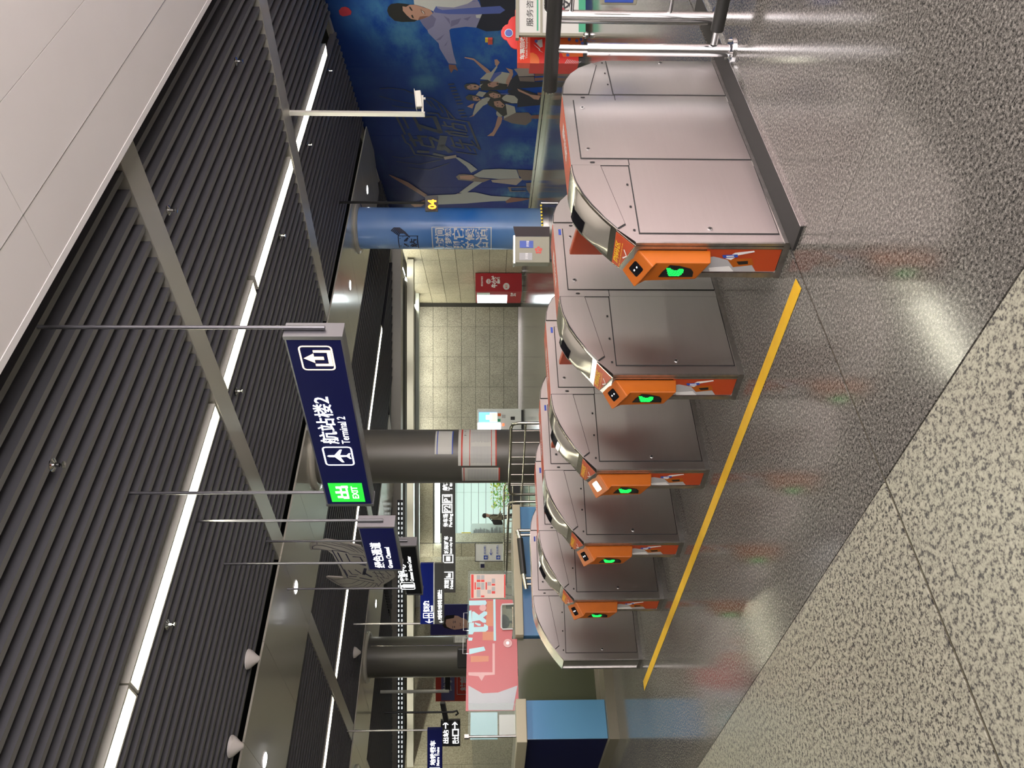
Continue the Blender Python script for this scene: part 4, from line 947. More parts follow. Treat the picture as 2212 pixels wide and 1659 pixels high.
# ================================================================= SERVICE BOOTH
XK, XF, XD = -9.14, -9.25, -9.6
struct(MB().box(-13.4, XK, 2.86, 6.3, 0, .11).build('trim_%d' % n, 'kerb_stone')); n += 1
t = thing('booth_counter', 'blue printed counter with cream ledge beside the glass booth door', 'counter', (-9.9, 3.1, .11))
MB().box(-12.6, XF-.012, 2.912, 3.33, .11, 1.03).build('body', 'navy_panel', t)
MB().box(XF-.011, XF, 2.90, 3.335, .115, 1.028).build('side_print', 'counter_blue', t)
MB().prism([(XF+.001, 2.90, .40), (XF+.001, 2.98, .55), (XF+.001, 3.10, .78), (XF+.001, 3.20, .95), (XF+.001, 3.335, 1.028), (XF+.001, 2.90, 1.028)], (.001, 0, 0)).build('printed_arc', 'wall_pale', t) if False else None
MB().box(XF, XF+.002, 2.90, 2.902, .115, 1.028).build('corner_bead', 'steel_bright', t)
MB().box(-12.6, XF+.035, 2.86, 3.345, 1.03, 1.15).build('ledge', 'cream_ledge', t, bevel=.008)
t = thing('booth_counter', 'second blue counter with cream ledge under the printed glass screen', 'counter', (-9.8, 4.9, .11))
MB().box(-10.6, XD+.02, 4.27, 6.2, .11, 1.02).build('body', 'counter_blue', t)
MB().box(-10.6, XD+.09, 4.25, 6.2, 1.02, 1.128).build('ledge', 'cream_ledge', t, bevel=.008)
# glass door with steel sill
t = thing('booth_door', 'dark tinted glass door of the booth with steel hinges', 'door', (XD, 3.8, .11))
MB().box(XD-.012, XD, 3.345, 4.235, .16, 1.10).build('lower_pane', 'door_glass', t)
up = MB().box(XD-.012, XD, 3.345, 4.235, 1.104, 1.74).build('upper_pane', 'film_pink', t)  # pane colour and the shapes on it paint the reflected pink screen film
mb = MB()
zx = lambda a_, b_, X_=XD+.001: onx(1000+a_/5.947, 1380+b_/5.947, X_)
for p, m, nm in (([(70, 600), (70, 915), (640, 915), (700, 600), (450, 690), (250, 700)], 'reflection_mist', 'painted_pale_reflection'), ([(70, 430), (380, 430), (380, 60), (410, 60), (410, 460), (280, 470), (240, 540), (200, 480), (70, 470)], 'film_pale', 'painted_line_reflection'), ([(80, 130), (270, 100), (290, 150), (80, 200)], 'film_cyan', 'painted_stroke_reflection'), ([(100, 220), (330, 220), (330, 290), (100, 300)], 'film_orange', 'painted_orange_reflection')):
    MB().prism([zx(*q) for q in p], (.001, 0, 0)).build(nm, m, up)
MB().box(XD-.03, XD+.02, 3.345, 4.235, .11, .16).build('sill', 'champagne', t)
for z_ in (.245, 1.09):
    h = MB().box(XD-.02, XD+.012, 3.36, 3.42, z_-.04, z_+.04).build('hinge', 'steel_dull', t)
    MB().box(XD+.012, XD+.016, 3.375, 3.405, z_-.012, z_+.012).build('hinge_slot', 'black', h)
hz = zx(575, 60); MB().disc((XD+.003, hz.y, hz.z), (1, 0, 0), .055, 24, .008).build('clamp', 'film_pale', t, 30)
MB().disc((XD+.008, hz.y, hz.z), (1, 0, 0), .02, 18, .01).build('clamp_bolt', 'steel_bright', t, 30)
# printed glass screen over the second counter
t = thing('glass_screen', 'booth glass screen printed pink with big pale blue lettering', 'glass screen', (XD, 4.9, 1.128))
zz = lambda a_, b_, X_: onx(980+a_/7.539, 1200+b_/7.539, X_)
y0 = max(zz(900, 1390, XD).y, 4.248); y1 = zz(900, 245, XD).y
MB().box(XD-.012, XD, y0, y1, 1.13, 1.745).build('pane', 'glass', t)
def film(pts, m, nm, k=1, par=t): return MB().prism([zz(a_, b_, XD+.0008*k) for a_, b_ in pts], (.0008, 0, 0)).build(nm, m, par)
fm = film([(238, 1385), (262, 700), (950, 720), (975, 790), (790, 795), (778, 830), (775, 1180), (800, 1205), (960, 1205), (945, 1385)], 'film_pink', 'pink_film')
film([(545, 740), (640, 740), (640, 1150), (530, 1150), (530, 900)], 'film_orange', 'orange_patch', 2, fm)
film([(470, 1240), (650, 1240), (645, 1380), (470, 1380)], 'film_orange', 'orange_patch', 2, fm)
film([(645, 712), (680, 712), (690, 1388), (650, 1388)], 'film_cyan', 'blue_band', 3, fm)
for p in ([(250, 735), (520, 730), (540, 770), (520, 810), (250, 812)], [(250, 900), (290, 890), (300, 1090), (240, 1095)], [(300, 915), (330, 910), (410, 970), (500, 905), (545, 920), (545, 960), (480, 1010), (530, 1050), (525, 1095), (480, 1095), (420, 1055), (300, 1075)], [(250, 1100), (330, 1090), (330, 1165), (490, 1160), (500, 1110), (560, 1150), (560, 1210), (520, 1240), (330, 1245), (310, 1285), (240, 1285)], [(345, 1090), (440, 1115), (440, 1145), (400, 1145), (345, 1110)], [(240, 1335), (310, 1340), (300, 1385), (240, 1388)]):
    film(p, 'film_cyan', 'pale_blue_lettering', 4, fm)
b = zz(475, 860, XD+.003); MB().disc(b, (1, 0, 0), .045, 24, .012).build('bolt', 'film_pale', t, 30)
ps = thing('poster', 'pale pink notice poster with small pictures on the booth glass', 'poster', (XD+.006, 5.2, 1.2))
MB().prism([zz(a_, b_, XD+.004) for a_, b_ in ((275, 700), (272, 305), (845, 305), (838, 690))], (.002, 0, 0)).build('sheet', 'poster_pale', ps)
for a0, b0, a1, b1 in ((285, 310, 325, 690), (820, 310, 842, 685), (340, 435, 362, 555), (520, 435, 542, 555), (375, 395, 435, 430), (445, 395, 500, 430), (375, 520, 435, 550), (620, 460, 675, 490), (620, 580, 675, 620), (445, 650, 500, 680)):
    MB().poly([zz(a_, b_, XD+.0065) for a_, b_ in ((a0, b0), (a1, b0), (a1, b1), (a0, b1))]).build('red_print', 'film_red', ps)
for a0, b0, a1, b1 in ((375, 440, 435, 515), (445, 440, 500, 555), (375, 320, 435, 390), (445, 320, 500, 390), (375, 560, 435, 680), (620, 375, 675, 450), (550, 430, 610, 490), (620, 510, 675, 575), (550, 560, 610, 620)):
    MB().poly([zz(a_, b_, XD+.0065) for a_, b_ in ((a0, b0), (a1, b0), (a1, b1), (a0, b1))]).build('picture_print', 'grey_print', ps)
# framed ticket window in the screen and things behind it
wf = thing('service_window', 'white framed service opening in the pink glass screen', 'window', (XD+.01, 4.7, 1.14))
pts = [zz(975, 790, XD+.022), zz(790, 797, XD+.022), zz(778, 830, XD+.022), zz(776, 1170, XD+.022), zz(800, 1200, XD+.022), zz(965, 1195, XD+.022)]
MB().tube(pts, .011, 8).build('frame', 'cloth_pale', wf, 50)
MB().tube([zz(960, 840, XD+.022), zz(965, 1180, XD+.022)], .009, 8).build('sill_bar', 'champagne', wf, 50)
fan = thing('desk_device', 'dark desk device behind the service opening', 'device', (-10.0, 4.65, 1.128))
MB().lathe([(0, 0), (.07, 0), (.07, .02), (.015, .03), (.015, .08)], (-10.0, 4.65, 1.128), 18).build('base', 'black', fan, 40)
MB().lathe([(0, .05), (.06, .07), (.10, .12), (.09, .2), (.05, .25), (0, .26)], (-10.0, 4.65, 1.128), 20).build('shell', 'box_brown', fan, 50)
pr = thing('receipt_printer', 'small pale green device behind the service opening', 'device', (-9.95, 4.92, 1.128))
MB().box(-10.05, -9.87, 4.86, 4.97, 1.128, 1.23).build('case', 'box_olive', pr, bevel=.008); MB().box(-9.985, -9.93, 4.89, 4.95, 1.231, 1.235).build('lid', 'green_print', pr)
# glass over the first counter with a clamp post
t = thing('glass_screen', 'booth glass screen over the ledge of the blue counter with steel post', 'glass screen', (-9.35, 3.0, 1.15))
p = onx(1060, 1591, -9.35)
MB().box(-9.356, -9.344, p.y+.02, 3.34, 1.15, 1.70).build('pane', 'glass', t); MB().box(-11.8, -9.38, p.y-.005, p.y+.005, 1.15, 1.66).build('pane', 'glass', t)
MB().tube([(-9.35, p.y, 1.15), (-9.35, p.y, 1.73)], .014, 10).build('post', 'steel_dull', t, 40); MB().box(-9.375, -9.325, p.y-.02, p.y+.02, 1.69, 1.74).build('post_clamp', 'steel_dull', t)
bz = thing('booth_reflection', 'pale blue panels standing in for a reflection in the counter glass', 'notice', (-9.6, 3.15, 1.15))  # pale sheets paint the reflection seen in the counter glass
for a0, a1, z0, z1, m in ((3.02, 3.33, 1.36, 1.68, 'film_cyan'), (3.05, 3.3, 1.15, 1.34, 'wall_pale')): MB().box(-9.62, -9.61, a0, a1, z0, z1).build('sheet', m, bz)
mn = thing('monitor', 'black back of a monitor behind the booth glass', 'monitor', (-11.2, 4.6, 1.1))
a = dep(1016, 1445, 11.3); MB().obox(a, Rt*.30, NH*.05, UP*.19-Rt*.0).build('shell', 'black', mn, bevel=.03); MB().box(a.x, a.x+.06, a.y+.1, a.y+.16, .9, a.z+.05).build('stand', 'black', mn)
dk = thing('booth_desk', 'grey desk inside the booth carrying the monitor', 'desk', (-11.4, 4.6, .11))
MB().box(-12.2, -10.8, 3.9, 5.6, .86, .90).build('top', 'box_olive', dk)
for q in ((-12.15, 3.95), (-10.9, 3.95), (-12.15, 5.5), (-10.9, 5.5)): MB().box(q[0], q[0]+.05, q[1], q[1]+.05, .11, .86).build('leg', 'steel_dull', dk)
for (ya, yb) in ((1362, 1324), (1412, 1378)):
    hd = thing('clear_frame', 'thin wire frame clipped on the glass screen top edge', 'frame', zz(240, (ya-1200)*7.539, XD), 'wire frames on the glass top')
    q0, q1 = onx(1011, ya, XD-.006), onx(1011, yb, XD-.006); q0.z = q1.z = 1.74
    MB().tube([q0, q0+UP*.05, q1+UP*.05, q1], .004, 8).build('wire', 'cloth_pale', hd); MB().tube([q0-UP*.02, q0+UP*.005], .009, 8).build('clip', 'steel_bright', hd)

# ================================================================= HANDRAILS
def rail(label, A, B, zt, tube_r=.026, posts=2, mids=(), inner=(), grp=None):
    A, B = Vector((*A, 0)), Vector((*B, 0)); t = thing('handrail', label, 'handrail', A, grp); xd = (B-A).normalized(); c = .12
    MB().tube([A, A+UP*(zt-c), A+UP*(zt-.03)+xd*.03, A+UP*zt+xd*c, B+UP*zt-xd*c, B+UP*(zt-.03)-xd*.03, B+UP*(zt-c), B], tube_r, 12).build('frame_tube', 'champagne', t, 50)
    for z_ in mids: MB().tube([A+UP*z_, B+UP*z_], tube_r*.62, 8).build('mid_rail', 'champagne', t, 50)
    for k in inner: q = A+(B-A)*k; MB().tube([q, q+UP*zt], tube_r*.5, 8).build('baluster', 'champagne', t, 50)
    for q in (A, B): MB().disc(q, (0, 0, 1), .055, 16, .012).build('foot_plate', 'steel_bright', t, 40)
    return t
YR = 8.1
p0, p1 = ony(1100, 1068, YR), ony(1100, 914, YR)
rail('steel tube handrail section in front of the grey column with notices', (p0.x, YR), (p1.x, YR), 1.10, mids=(.86, .5), inner=(.14, .3, .45, .55, .75, .9))
p0, p1 = ony(1104, 1268, YR), ony(1104, 1084, YR)
rail('steel tube handrail section between the grey column and the booth', (p0.x, YR), (p1.x, YR), 1.10, mids=(.84, .5), inner=(.2, .45, .6, .8))
p0, p1 = fpt(1090, 1285, 24), fpt(1090, 1045, 24)
rail('distant dark handrail below the bright corridor', (p0.x, p0.y), (p1.x, p1.y), 1.02, mids=(.75, .5, .25), inner=(.1, .2, .3, .4, .5, .6, .7, .8, .9))
# turning arm with black sleeve behind the last gates
t = thing('sleeved_handrail', 'steel handrail with black sleeve between last gates and booth', 'handrail', (-9.2, 5.6, 0))
q = [dep(1118, 1146, 10.6), dep(1123, 1163, 10.55), dep(1131, 1240, 10.35), dep(1137, 1272, 10.3)]
MB().tube(q, .030, 12).build('bar', 'champagne', t, 50)
MB().tube([q[1], q[2]], .041, 14).build('sleeve', 'rubber_black', t, 50)
for k in (q[0], q[0]+(q[1]-q[0])*.6, q[2]+(q[3]-q[2])*.3, q[2]+(q[3]-q[2])*.7): MB().tube([k, Vector((k.x, k.y, 0))], .022, 10).build('post', 'champagne', t, 50)
# railing gate beside the first ticket gate
t = thing('railing_gate', 'steel swing gate in the railing with black sleeves on top and bottom bars', 'railing', (-2.14, 4.61, 0))
YG = 4.60
MB().tube([(-2.14, YG, .02), (-2.14, YG, .87)], .036, 18).build('post', 'steel_bright', t, 50)
MB().tube([(-2.14, YG, .86), (-2.14, YG, 1.07)], .024, 14).build('inner_post', 'steel_bright', t, 50)
fl = MB().lathe([(.0, .012), (.075, .012), (.075, 0)], (-2.14, YG, 0), 24).build('flange', 'steel_bright', t, 40)
for a in (40, 160, 280): MB().disc((-2.14+.058*math.cos(math.radians(a)), YG+.058*math.sin(math.radians(a)), .012), (0, 0, 1), .009, 8, .012).build('bolt', 'steel_dull', fl)
sl = MB().tube([(-2.40, YG, 1.078), (-.6, YG, 1.078)], .044, 16).build('top_sleeve', 'rubber_black', t, 50)
MB().tube([(-2.42, YG, 1.078), (-.6, YG, 1.078)], .020, 12).build('top_bar', 'steel_bright', t, 50)
MB().disc((-2.41, YG, 1.05), (0, 0, -1), .006, 8, .003).build('screw', 'steel_bright', sl)
zb = onx(1545, 50, -1.9)
MB().tube([(-2.10, YG, .115), (-.6, YG, .115)], .022, 12).build('bottom_bar', 'steel_bright', t, 50)
MB().tube([(-2.02, YG, .115), (-.6, YG, .115)], .038, 16).build('bottom_sleeve', 'rubber_black', t, 50)
t = thing('railing', 'curved steel tube railing standing behind the sleeved swing gate', 'railing', (-2.16, 5.09, 0))
MB().tube([(-2.16, 5.09, 0), (-2.16, 5.09, 1.0), (-2.145, 5.09, 1.045), (-2.10, 5.09, 1.07), (-.8, 5.09, 1.07)], .040, 16).build('frame_tube', 'steel_bright', t, 50)
for z_ in (.93, .30): MB().tube([(-2.15, 5.09, z_), (-.8, 5.09, z_)], .014, 10).build('cross_bar', 'steel_bright', t, 50)
MB().disc((-2.16, 5.09, 0), (0, 0, 1), .07, 20, .012).build('flange', 'steel_bright', t, 40)
bs_ = thing('blue_sign_plate', 'blue sign plate with rounded grey rim on the railing', 'sign', (-2.0, 5.03, .55))
c0, c1 = ony(1375, 12, 5.03), ony(1303, -60, 5.03)
MB().box(c0.x, c1.x, 5.025, 5.045, c0.z, c1.z).build('rim', 'box_olive', bs_, bevel=.018); MB().box(c0.x+.02, c1.x-.02, 5.018, 5.026, c0.z+.025, c1.z-.025).build('face', 'blue_print', bs_, bevel=.006)

# ================================================================= STANDS AND MACHINES
# information stand
t = thing('notice_stand', 'white framed service enquiry stand with green stripes', 'stand', (-4.9, 11.6, 0))
D_ = 11.4; q = lambda x_, y_, d=D_: fpt(x_, y_, d)
def fq(mb, yl, yr, xt, xb, d, th=.02):
    a, b, c = fpt(xb, yl, d), fpt(xb, yr, d), fpt(xt, yl, d); return mb.obox(a, Rt*(b-a).dot(Rt), NH*th, UP*(c.z-a.z))
pnl = fq(MB(), 78, -90, 1119, 1265, D_, .04).build('board', 'board_white', t)
mb = fq(MB(), 82, -94, 1114, 1121, D_-.03, .09); fq(mb, 78, 72, 1120, 1266, D_-.02, .06); mb.build('frame', 'box_olive', t)
fq(MB(), 66, -85, 1159.5, 1163, D_-.005, .005).build('green_stripe', 'green_print', pnl); fq(MB(), 69, -85, 1250, 1265, D_-.005, .005).build('green_stripe', 'green_print', pnl)
fq(MB(), 72, -88, 1167, 1172, D_-.012, .01).build('dividing_rail', 'box_olive', pnl)
mb = MB(); ft(mb, '服务咨询', 56.5, -18, 1137, 1152, D_-.007, .0); ft(mb, '文', 25, -5, 1212, 1238, D_-.007, .03); mb.build('lettering', 'ink_black', pnl)
mb = MB(); a = fpt(1207, 27, D_-.008); mb.poly([fpt(x_, y_, D_-.008) for x_, y_ in ((1206, 28), (1228, 28), (1214, 14), (1206, 16))]); mb.build('striped_emblem', 'ink_rose', pnl)
for yy in (76, -80):
    w_ = fpt(1272, yy, D_); MB().tube([fpt(1262, yy, D_)+NH*.02, Vector((w_.x, w_.y, .05))+NH*.02], .02, 8).build('leg', 'poster_red', t); MB().lathe([(0, 0), (.04, .01), (.05, .05), (.03, .09), (0, .1)], Vector((w_.x, w_.y, 0)), 14).build('castor', 'steel_bright', t, 50)
# ticket recycling box
t = thing('recycling_box', 'red ticket recycling box with cloud-shaped top board and orange prints', 'recycling box', far(11.9, 4.9, 0))
D_ = 11.9
z8 = lambda a_, b_, d=D_: fpt(1080+a_/9.217, b_/9.217, d)
fl = z8(1690, 1240); lf = z8(600, 1268); W0 = z8(1250, 1265); W1 = z8(1250, 330)
bw = (W1-W0).dot(Rt); bz0, bz1 = .1, z8(600, 1200).z
bo = Vector((W0.x, W0.y, 0))
MB().obox(bo+UP*bz0, Rt*bw, NH*.4, UP*(bz1-bz0)).build('body', 'red_board', t)
MB().obox(bo+UP*.0+Rt*.02+NH*.02, Rt*(bw-.04), NH*.36, UP*bz0).build('plinth', 'black', t)
zt_ = z8(355, 1190).z; fc = MB().prism([bo+UP*bz1-NH*.001, bo+Rt*bw+UP*bz1-NH*.001, bo+Rt*bw+UP*zt_+NH*.12, bo+Rt*.05+UP*zt_+NH*.12], NH*.2).build('sloping_face', 'red_face', t)
mb = MB(); off = -NH*.003
def bt(body, yl, yr, xt, xb, bold=.03):
    a, b, c = z8(xb, yl, D_), z8(xb, yr, D_), z8(xt, yl, D_); k0 = (a.z-bz1)/(zt_-bz1)*.12; k1 = (c.z-bz1)/(zt_-bz1)*.12
    text(mb, body, a+NH*k0-NH*.006, Rt, UP+NH*((k1-k0)/(c.z-a.z)), (b-a).dot(Rt), c.z-a.z, bold)
bt('车票回收箱', 1150, 560, 400, 500); bt('Ticket Recycling Box', 1150, 560, 510, 560, .01); mb.build('lettering', 'white_print', fc)
cl = [];
for k, (ca, cb, r) in enumerate(((300, 860, 110), (160, 660, 135), (260, 440, 130), (300, 240, 120))): pass
board = [(350, 970), (290, 970), (220, 930), (170, 860), (140, 800), (80, 775), (30, 710), (22, 620), (60, 540), (110, 495), (160, 480), (175, 410), (230, 345), (300, 320), (300, 200), (350, 150)]
bd_ = MB().prism([z8(a_, b_, D_+.3) for a_, b_ in board], NH*.03).build('cloud_board', 'red_board', t)
cc = z8(175, 660, D_+.29); rr = 85/9.217*D_/FPX
MB().tube([cc, cc-NH*.006], rr, 28).build('disc', 'film_cyan', bd_); MB().tube([cc-NH*.006, cc-NH*.009], rr*.86, 28).build('inner_disc', 'cloth_tie', bd_)
def rp(pts, m, nm, k=1): MB().prism([z8(a_, b_, D_-.002*k) for a_, b_ in pts], -NH*.001).build(nm, m, t)
rp([(600, 1260), (600, 1050), (660, 1050), (730, 1090), (770, 1150), (785, 1210), (780, 1265)], 'orange_face', 'orange_quarter_print')
rp([(1130, 780), (1660, 730), (1650, 1130), (1260, 1130), (1200, 1000)], 'orange_face', 'orange_block_print')
for p in ([(690, 820), (840, 780), (850, 930), (800, 950)], [(1080, 720), (1120, 740), (1165, 870), (1080, 900)], [(1080, 1060), (1130, 1060), (1190, 1160), (1060, 1215)]): rp(p, 'cloth_pale', 'printed_ticket', 2)
for a_, b_ in ((720, 820), (1380, 785), (1530, 810), (1615, 785), (1640, 860), (1350, 1095), (1280, 930)): rp(blob(a_, b_, 32, 32), 'cloth_tie', 'printed_dot', 3)
for k in range(9): rp([(1290+k*33, 1265), (1345+k*33, 1175+k*6), (1352+k*33, 1180+k*6), (1300+k*33, 1265)], 'cloth_pale', 'printed_stripe', 2)
rp([(670, 880), (800, 980), (790, 1000), (860, 1050), (770, 1000), (780, 985)], 'white_print', 'printed_bolt', 2)
# grey box on a stand with hazard bar
D_ = 9.6
t = thing('ticket_box', 'olive grey metal box with blue sticker and red emblem beyond the gates', 'box', far(D_, 2.0, 0))
z6 = lambda a_, b_, d=D_: fpt(880+a_/6.637, 430+b_/6.637, d)
a, b, c = z6(2040, 912), z6(2040, 538), z6(1545, 912)
bw = (b-a).dot(Rt)
MB().obox(a, Rt*bw, NH*.3, UP*(c.z-a.z)).build('body', 'box_olive', t, bevel=.006)
e = z6(2040, 395, D_+.28); MB().add([b, e, Vector((e.x, e.y, c.z+.015)), Vector((b.x, b.y, c.z))], [(0, 1, 2, 3)]).build('side_plate', 'box_brown', t)
MB().obox(Vector((a.x, a.y, c.z))-Rt*.01-NH*.01, Rt*(bw+.02), NH*.33, UP*.022).build('lid', 'champagne', t)
MB().obox(Vector((a.x, a.y, 0))+Rt*.05+NH*.05, Rt*(bw-.1), NH*.2, UP*a.z).build('pedestal', 'box_brown', t)
for nm, m, p in (('blue_sticker', 'blue_print', (1610, 700, 1805, 598)), ('grey_sticker', 'grey_print', (1605, 875, 1790, 770))):
    q0, q1 = z6(p[2], p[1], D_-.002), z6(p[0], p[3], D_-.002); st = MB().obox(q0, Rt*(q1-q0).dot(Rt), -NH*.002, UP*(q1-q0).z).build(nm, m, t)
    mb = MB(); q0 = z6(p[2]-60, p[1]-14, D_-.0045); text(mb, '请勿倚靠', q0, Rt, UP, .075, .035, .01); mb.build('lettering', 'white_print', st)
mb = MB(); cc = z6(1880, 733, D_-.002)
mb.poly([cc+Rt*(.042*(1+.16*math.cos(5*q_))*math.cos(q_))+UP*(.042*(1+.16*math.cos(5*q_))*math.sin(q_)) for q_ in [k*math.pi/20 for k in range(40)]]); em = mb.build('red_emblem', 'poster_red', t)
mb = MB(); text(mb, '⋔' if False else 'M', cc-NH*.001-Rt*.02-UP*.022, Rt, UP, .04, .044, .0); mb.build('emblem_letter', 'box_olive', em)
t = thing('hazard_bar', 'black and yellow striped barrier bar beside the grey metal box', 'barrier', z6(1920, 70, 10.2))
p0, p1 = z6(1935, 385, 10.2), z6(1915, 60, 10.2)
for k in range(14):
    a_, b_ = p0+(p1-p0)*(k/14), p0+(p1-p0)*((k+1)/14); MB().tube([a_, b_], .014, 10).build('stripe', 'black' if k % 2 else 'hazard_yellow', t, 50)
MB().tube([p1, Vector((p1.x, p1.y, 0))], .016, 10).build('post', 'steel_dull', t, 50); MB().disc(Vector((p1.x, p1.y, 0)), (0, 0, 1), .1, 18, .015).build('foot', 'steel_dull', t, 40)
# red vending machine
t0 = -6.5; t = thing('vending_machine', 'dark red vending machine with white lettering and lit front by the stone wall', 'vending machine', MW0+MWD*t0+MWN*.5)
pc = MW0+MWD*-6.43+MWN*.85; pl_ = pc-MWN*.80; pf = pc-MWD*1.6; hgt = 1.93
pc.z = pl_.z = pf.z = .12; e1 = pl_-pc; e2 = pf-pc
MB().prism([pc, pl_, pl_+e2, pf], UP*hgt).build('cabinet', 'red_cabinet', t)
sn = e1.cross(UP).normalized(); sn = sn if sn.dot(CAM-pc) > 0 else -sn; fn = e2.cross(UP).normalized(); fn = fn if fn.dot(CAM-pc) > 0 else -fn
def vs_(mb, body, s0, s1, z0_, z1_, bold=.03): return text(mb, body, pc+e1*s0+UP*(hgt*z0_)+sn*.006, e1.normalized(), UP, e1.length*(s1-s0), hgt*(z1_-z0_), bold)
mb = MB(); vs_(mb, '牛小讨', .2, .85, .52, .66, .05); vs_(mb, '到吧', .42, .78, .47, .53, .05); vs_(mb, '鲜奶自动售货', .28, .82, .84, .88, .02)
mb.build('lettering', 'white_print', t)
for cs_, cz_, r_ in ((.55, .72, .11), (.28, .335, .15)):
    MB().poly([pc+e1*cs_+UP*(hgt*cz_)+sn*.003+e1.normalized()*(r_*1.0*math.cos(q_))+UP*(r_*.9*math.sin(q_)) for q_ in [k*math.pi/12 for k in range(24)]]).build('speech_bubble', 'cloth_pale', t)
mb = MB(); vs_(mb, 'MOO', .19, .37, .31, .36, .02); text(mb, '现取现用', pc+e1*.46+UP*(hgt*.70)+sn*.006, e1.normalized(), UP, .15, .05, .02); mb.build('bubble_lettering', 'poster_red', t)
def fpq(s0, s1, z0_, z1_, m, nm, off=.01): return MB().obox(pc+e2*s0+UP*(hgt*z0_)+fn*off, e2*(s1-s0), -fn*.02, UP*(hgt*(z1_-z0_))).build(nm, m, t)
fpq(.30, .98, .31, .97, 'screen_white', 'lit_display'); fpq(.1, .26, .69, .97, 'led_white' if False else 'bright_wall', 'side_screen')
mb = MB(); text(mb, '欢迎', pc+e2*.08+UP*(hgt*.12)+fn*.012, e2.normalized(), UP, e2.length*.3, hgt*.13, .03); mb.build('front_lettering', 'white_print', t)
for s_ in ((0, 0), (1, 0), (0, 1), (1, 1)):
    q_ = pc+e1*(.05+.9*s_[0])+e2*(.05+.9*s_[1]); MB().tube([Vector((q_.x, q_.y, 0)), Vector((q_.x, q_.y, .12))], .03, 8).build('foot', 'steel_bright', t)
# white vending machine by the grey column
t = thing('drink_machine', 'white drink machine with lit screen behind the grey column', 'vending machine', far(34., -1.9, 0))
z7 = lambda a_, b_, d: fpt(860+a_/7.214, 890+b_/7.214, d)
D_ = 34.
def zq(y_l, y_r, x_t, x_b, m, nm, dd=0., th=.05, par=t):
    a, b, c = fpt(x_b, y_l, D_-dd), fpt(x_b, y_r, D_-dd), fpt(x_t, y_l, D_-dd); return MB().obox(a, Rt*(b-a).dot(Rt), NH*th, UP*(c.z-a.z)).build(nm, m, par)
a, b, c = fpt(1125, 955, D_), fpt(1125, 884, D_), fpt(1031, 955, D_)
MB().obox(Vector((a.x, a.y, .08)), Rt*(b-a).dot(Rt), NH*.8, UP*(c.z-.08)).build('cabinet', 'wall_pale', t, bevel=.03)
MB().obox(Vector((a.x, a.y, 0))+Rt*.05+NH*.05, Rt*((b-a).dot(Rt)-.1), NH*.7, UP*.08).build('plinth', 'black', t)
s_ = zq(911.5, 891, 1035, 1074, 'screen_blue', 'screen', .02); zq(911, 891.5, 1058, 1074, 'screen_warm', 'screen_print', .024, .004, s_); zq(906, 897, 1050, 1062, 'led_white', 'screen_icon', .03, .004, s_)
zq(944, 914, 1031.5, 1081, 'screen_white', 'lit_shelf', .02)
zq(907, 900, 1103, 1112, 'black', 'pickup_slot', .02); zq(920, 915, 1085, 1089, 'led_red', 'red_lamp', .02); zq(903, 896, 1084, 1092, 'grey_print', 'keypad', .02); zq(911, 905, 1075, 1081, 'green_print', 'card_reader', .02); zq(899, 893, 1075, 1082, 'orange_face', 'sticker', .02)
# wall notices around the corridor
def board(nm, label, yl, yr, xt, xb, d, m, cat='notice board'):
    t = thing(nm, label, cat, fpt(xb, (yl+yr)/2, d)); fq(MB(), yl, yr, xt, xb, d, .05).build('board', m, t)
    return t
t = board('direction_board', 'white board with blue plane symbols and arrow to Terminals 1 and 2', 1212.5, 1175.5, 1027, 1088, 33.5, 'wall_pale')
mb = MB(); fq(mb, 1213, 1212, 1026, 1088, 33.48, .05); fq(mb, 1213, 1175, 1026, 1027, 33.48, .05); mb.build('frame', 'ink_black', t)
mb = MB(); fq(mb, 1208.5, 1200, 1045, 1053.5, 33.45, .04); fq(mb, 1208.5, 1200, 1072, 1080.5, 33.45, .04); mb.build('symbol_panel', 'blue_print', t)
mb = MB(); fg(mb, PLANE, 1207.5, 1201, 1046, 1052.5, 33.44); fg(mb, PLANE, 1207.5, 1201, 1073, 1079.5, 33.44); mb.build('plane_symbol', 'white_print', t)
mb = MB(); ft(mb, '航站楼1', 1197, 1179, 1045, 1049.5, 33.45, .01); ft(mb, '航站楼2', 1197, 1178, 1072, 1076.5, 33.45, .01); fg(mb, ARROW_L, 1200, 1186, 1057, 1064, 33.45); mb.build('lettering', 'blue_print', t)
t = board('timetable_board', 'tall pale timetable board by the corridor wall', 1170, 1131, 1017, 1087, 38.5, 'bright_wall')
mb = MB(); xx = 1023
while xx < 1084: fq(mb, 1166-random.random()*4, 1136+random.random()*12, xx, xx+1.2, 38.45, .04); xx += 3.4
mb.build('printed_lines', 'grey_print', t)
t = board('wall_sign', 'small white square sign with dark walking symbol under the direction board', 1228, 1214, 1036, 1047, 34.5, 'board_white', 'sign')
fq(MB(), 1226.5, 1218.5, 1038, 1046.5, 34.46, .03).build('symbol', 'ink_navy', t)
t = board('locker', 'yellow box hanging on the wall above the timetable', 1169, 1150, 997, 1017, 39., 'hazard_yellow', 'box'); fq(MB(), 1168, 1151, 1002, 1003, 38.97, .03).build('seam', 'box_brown', t)
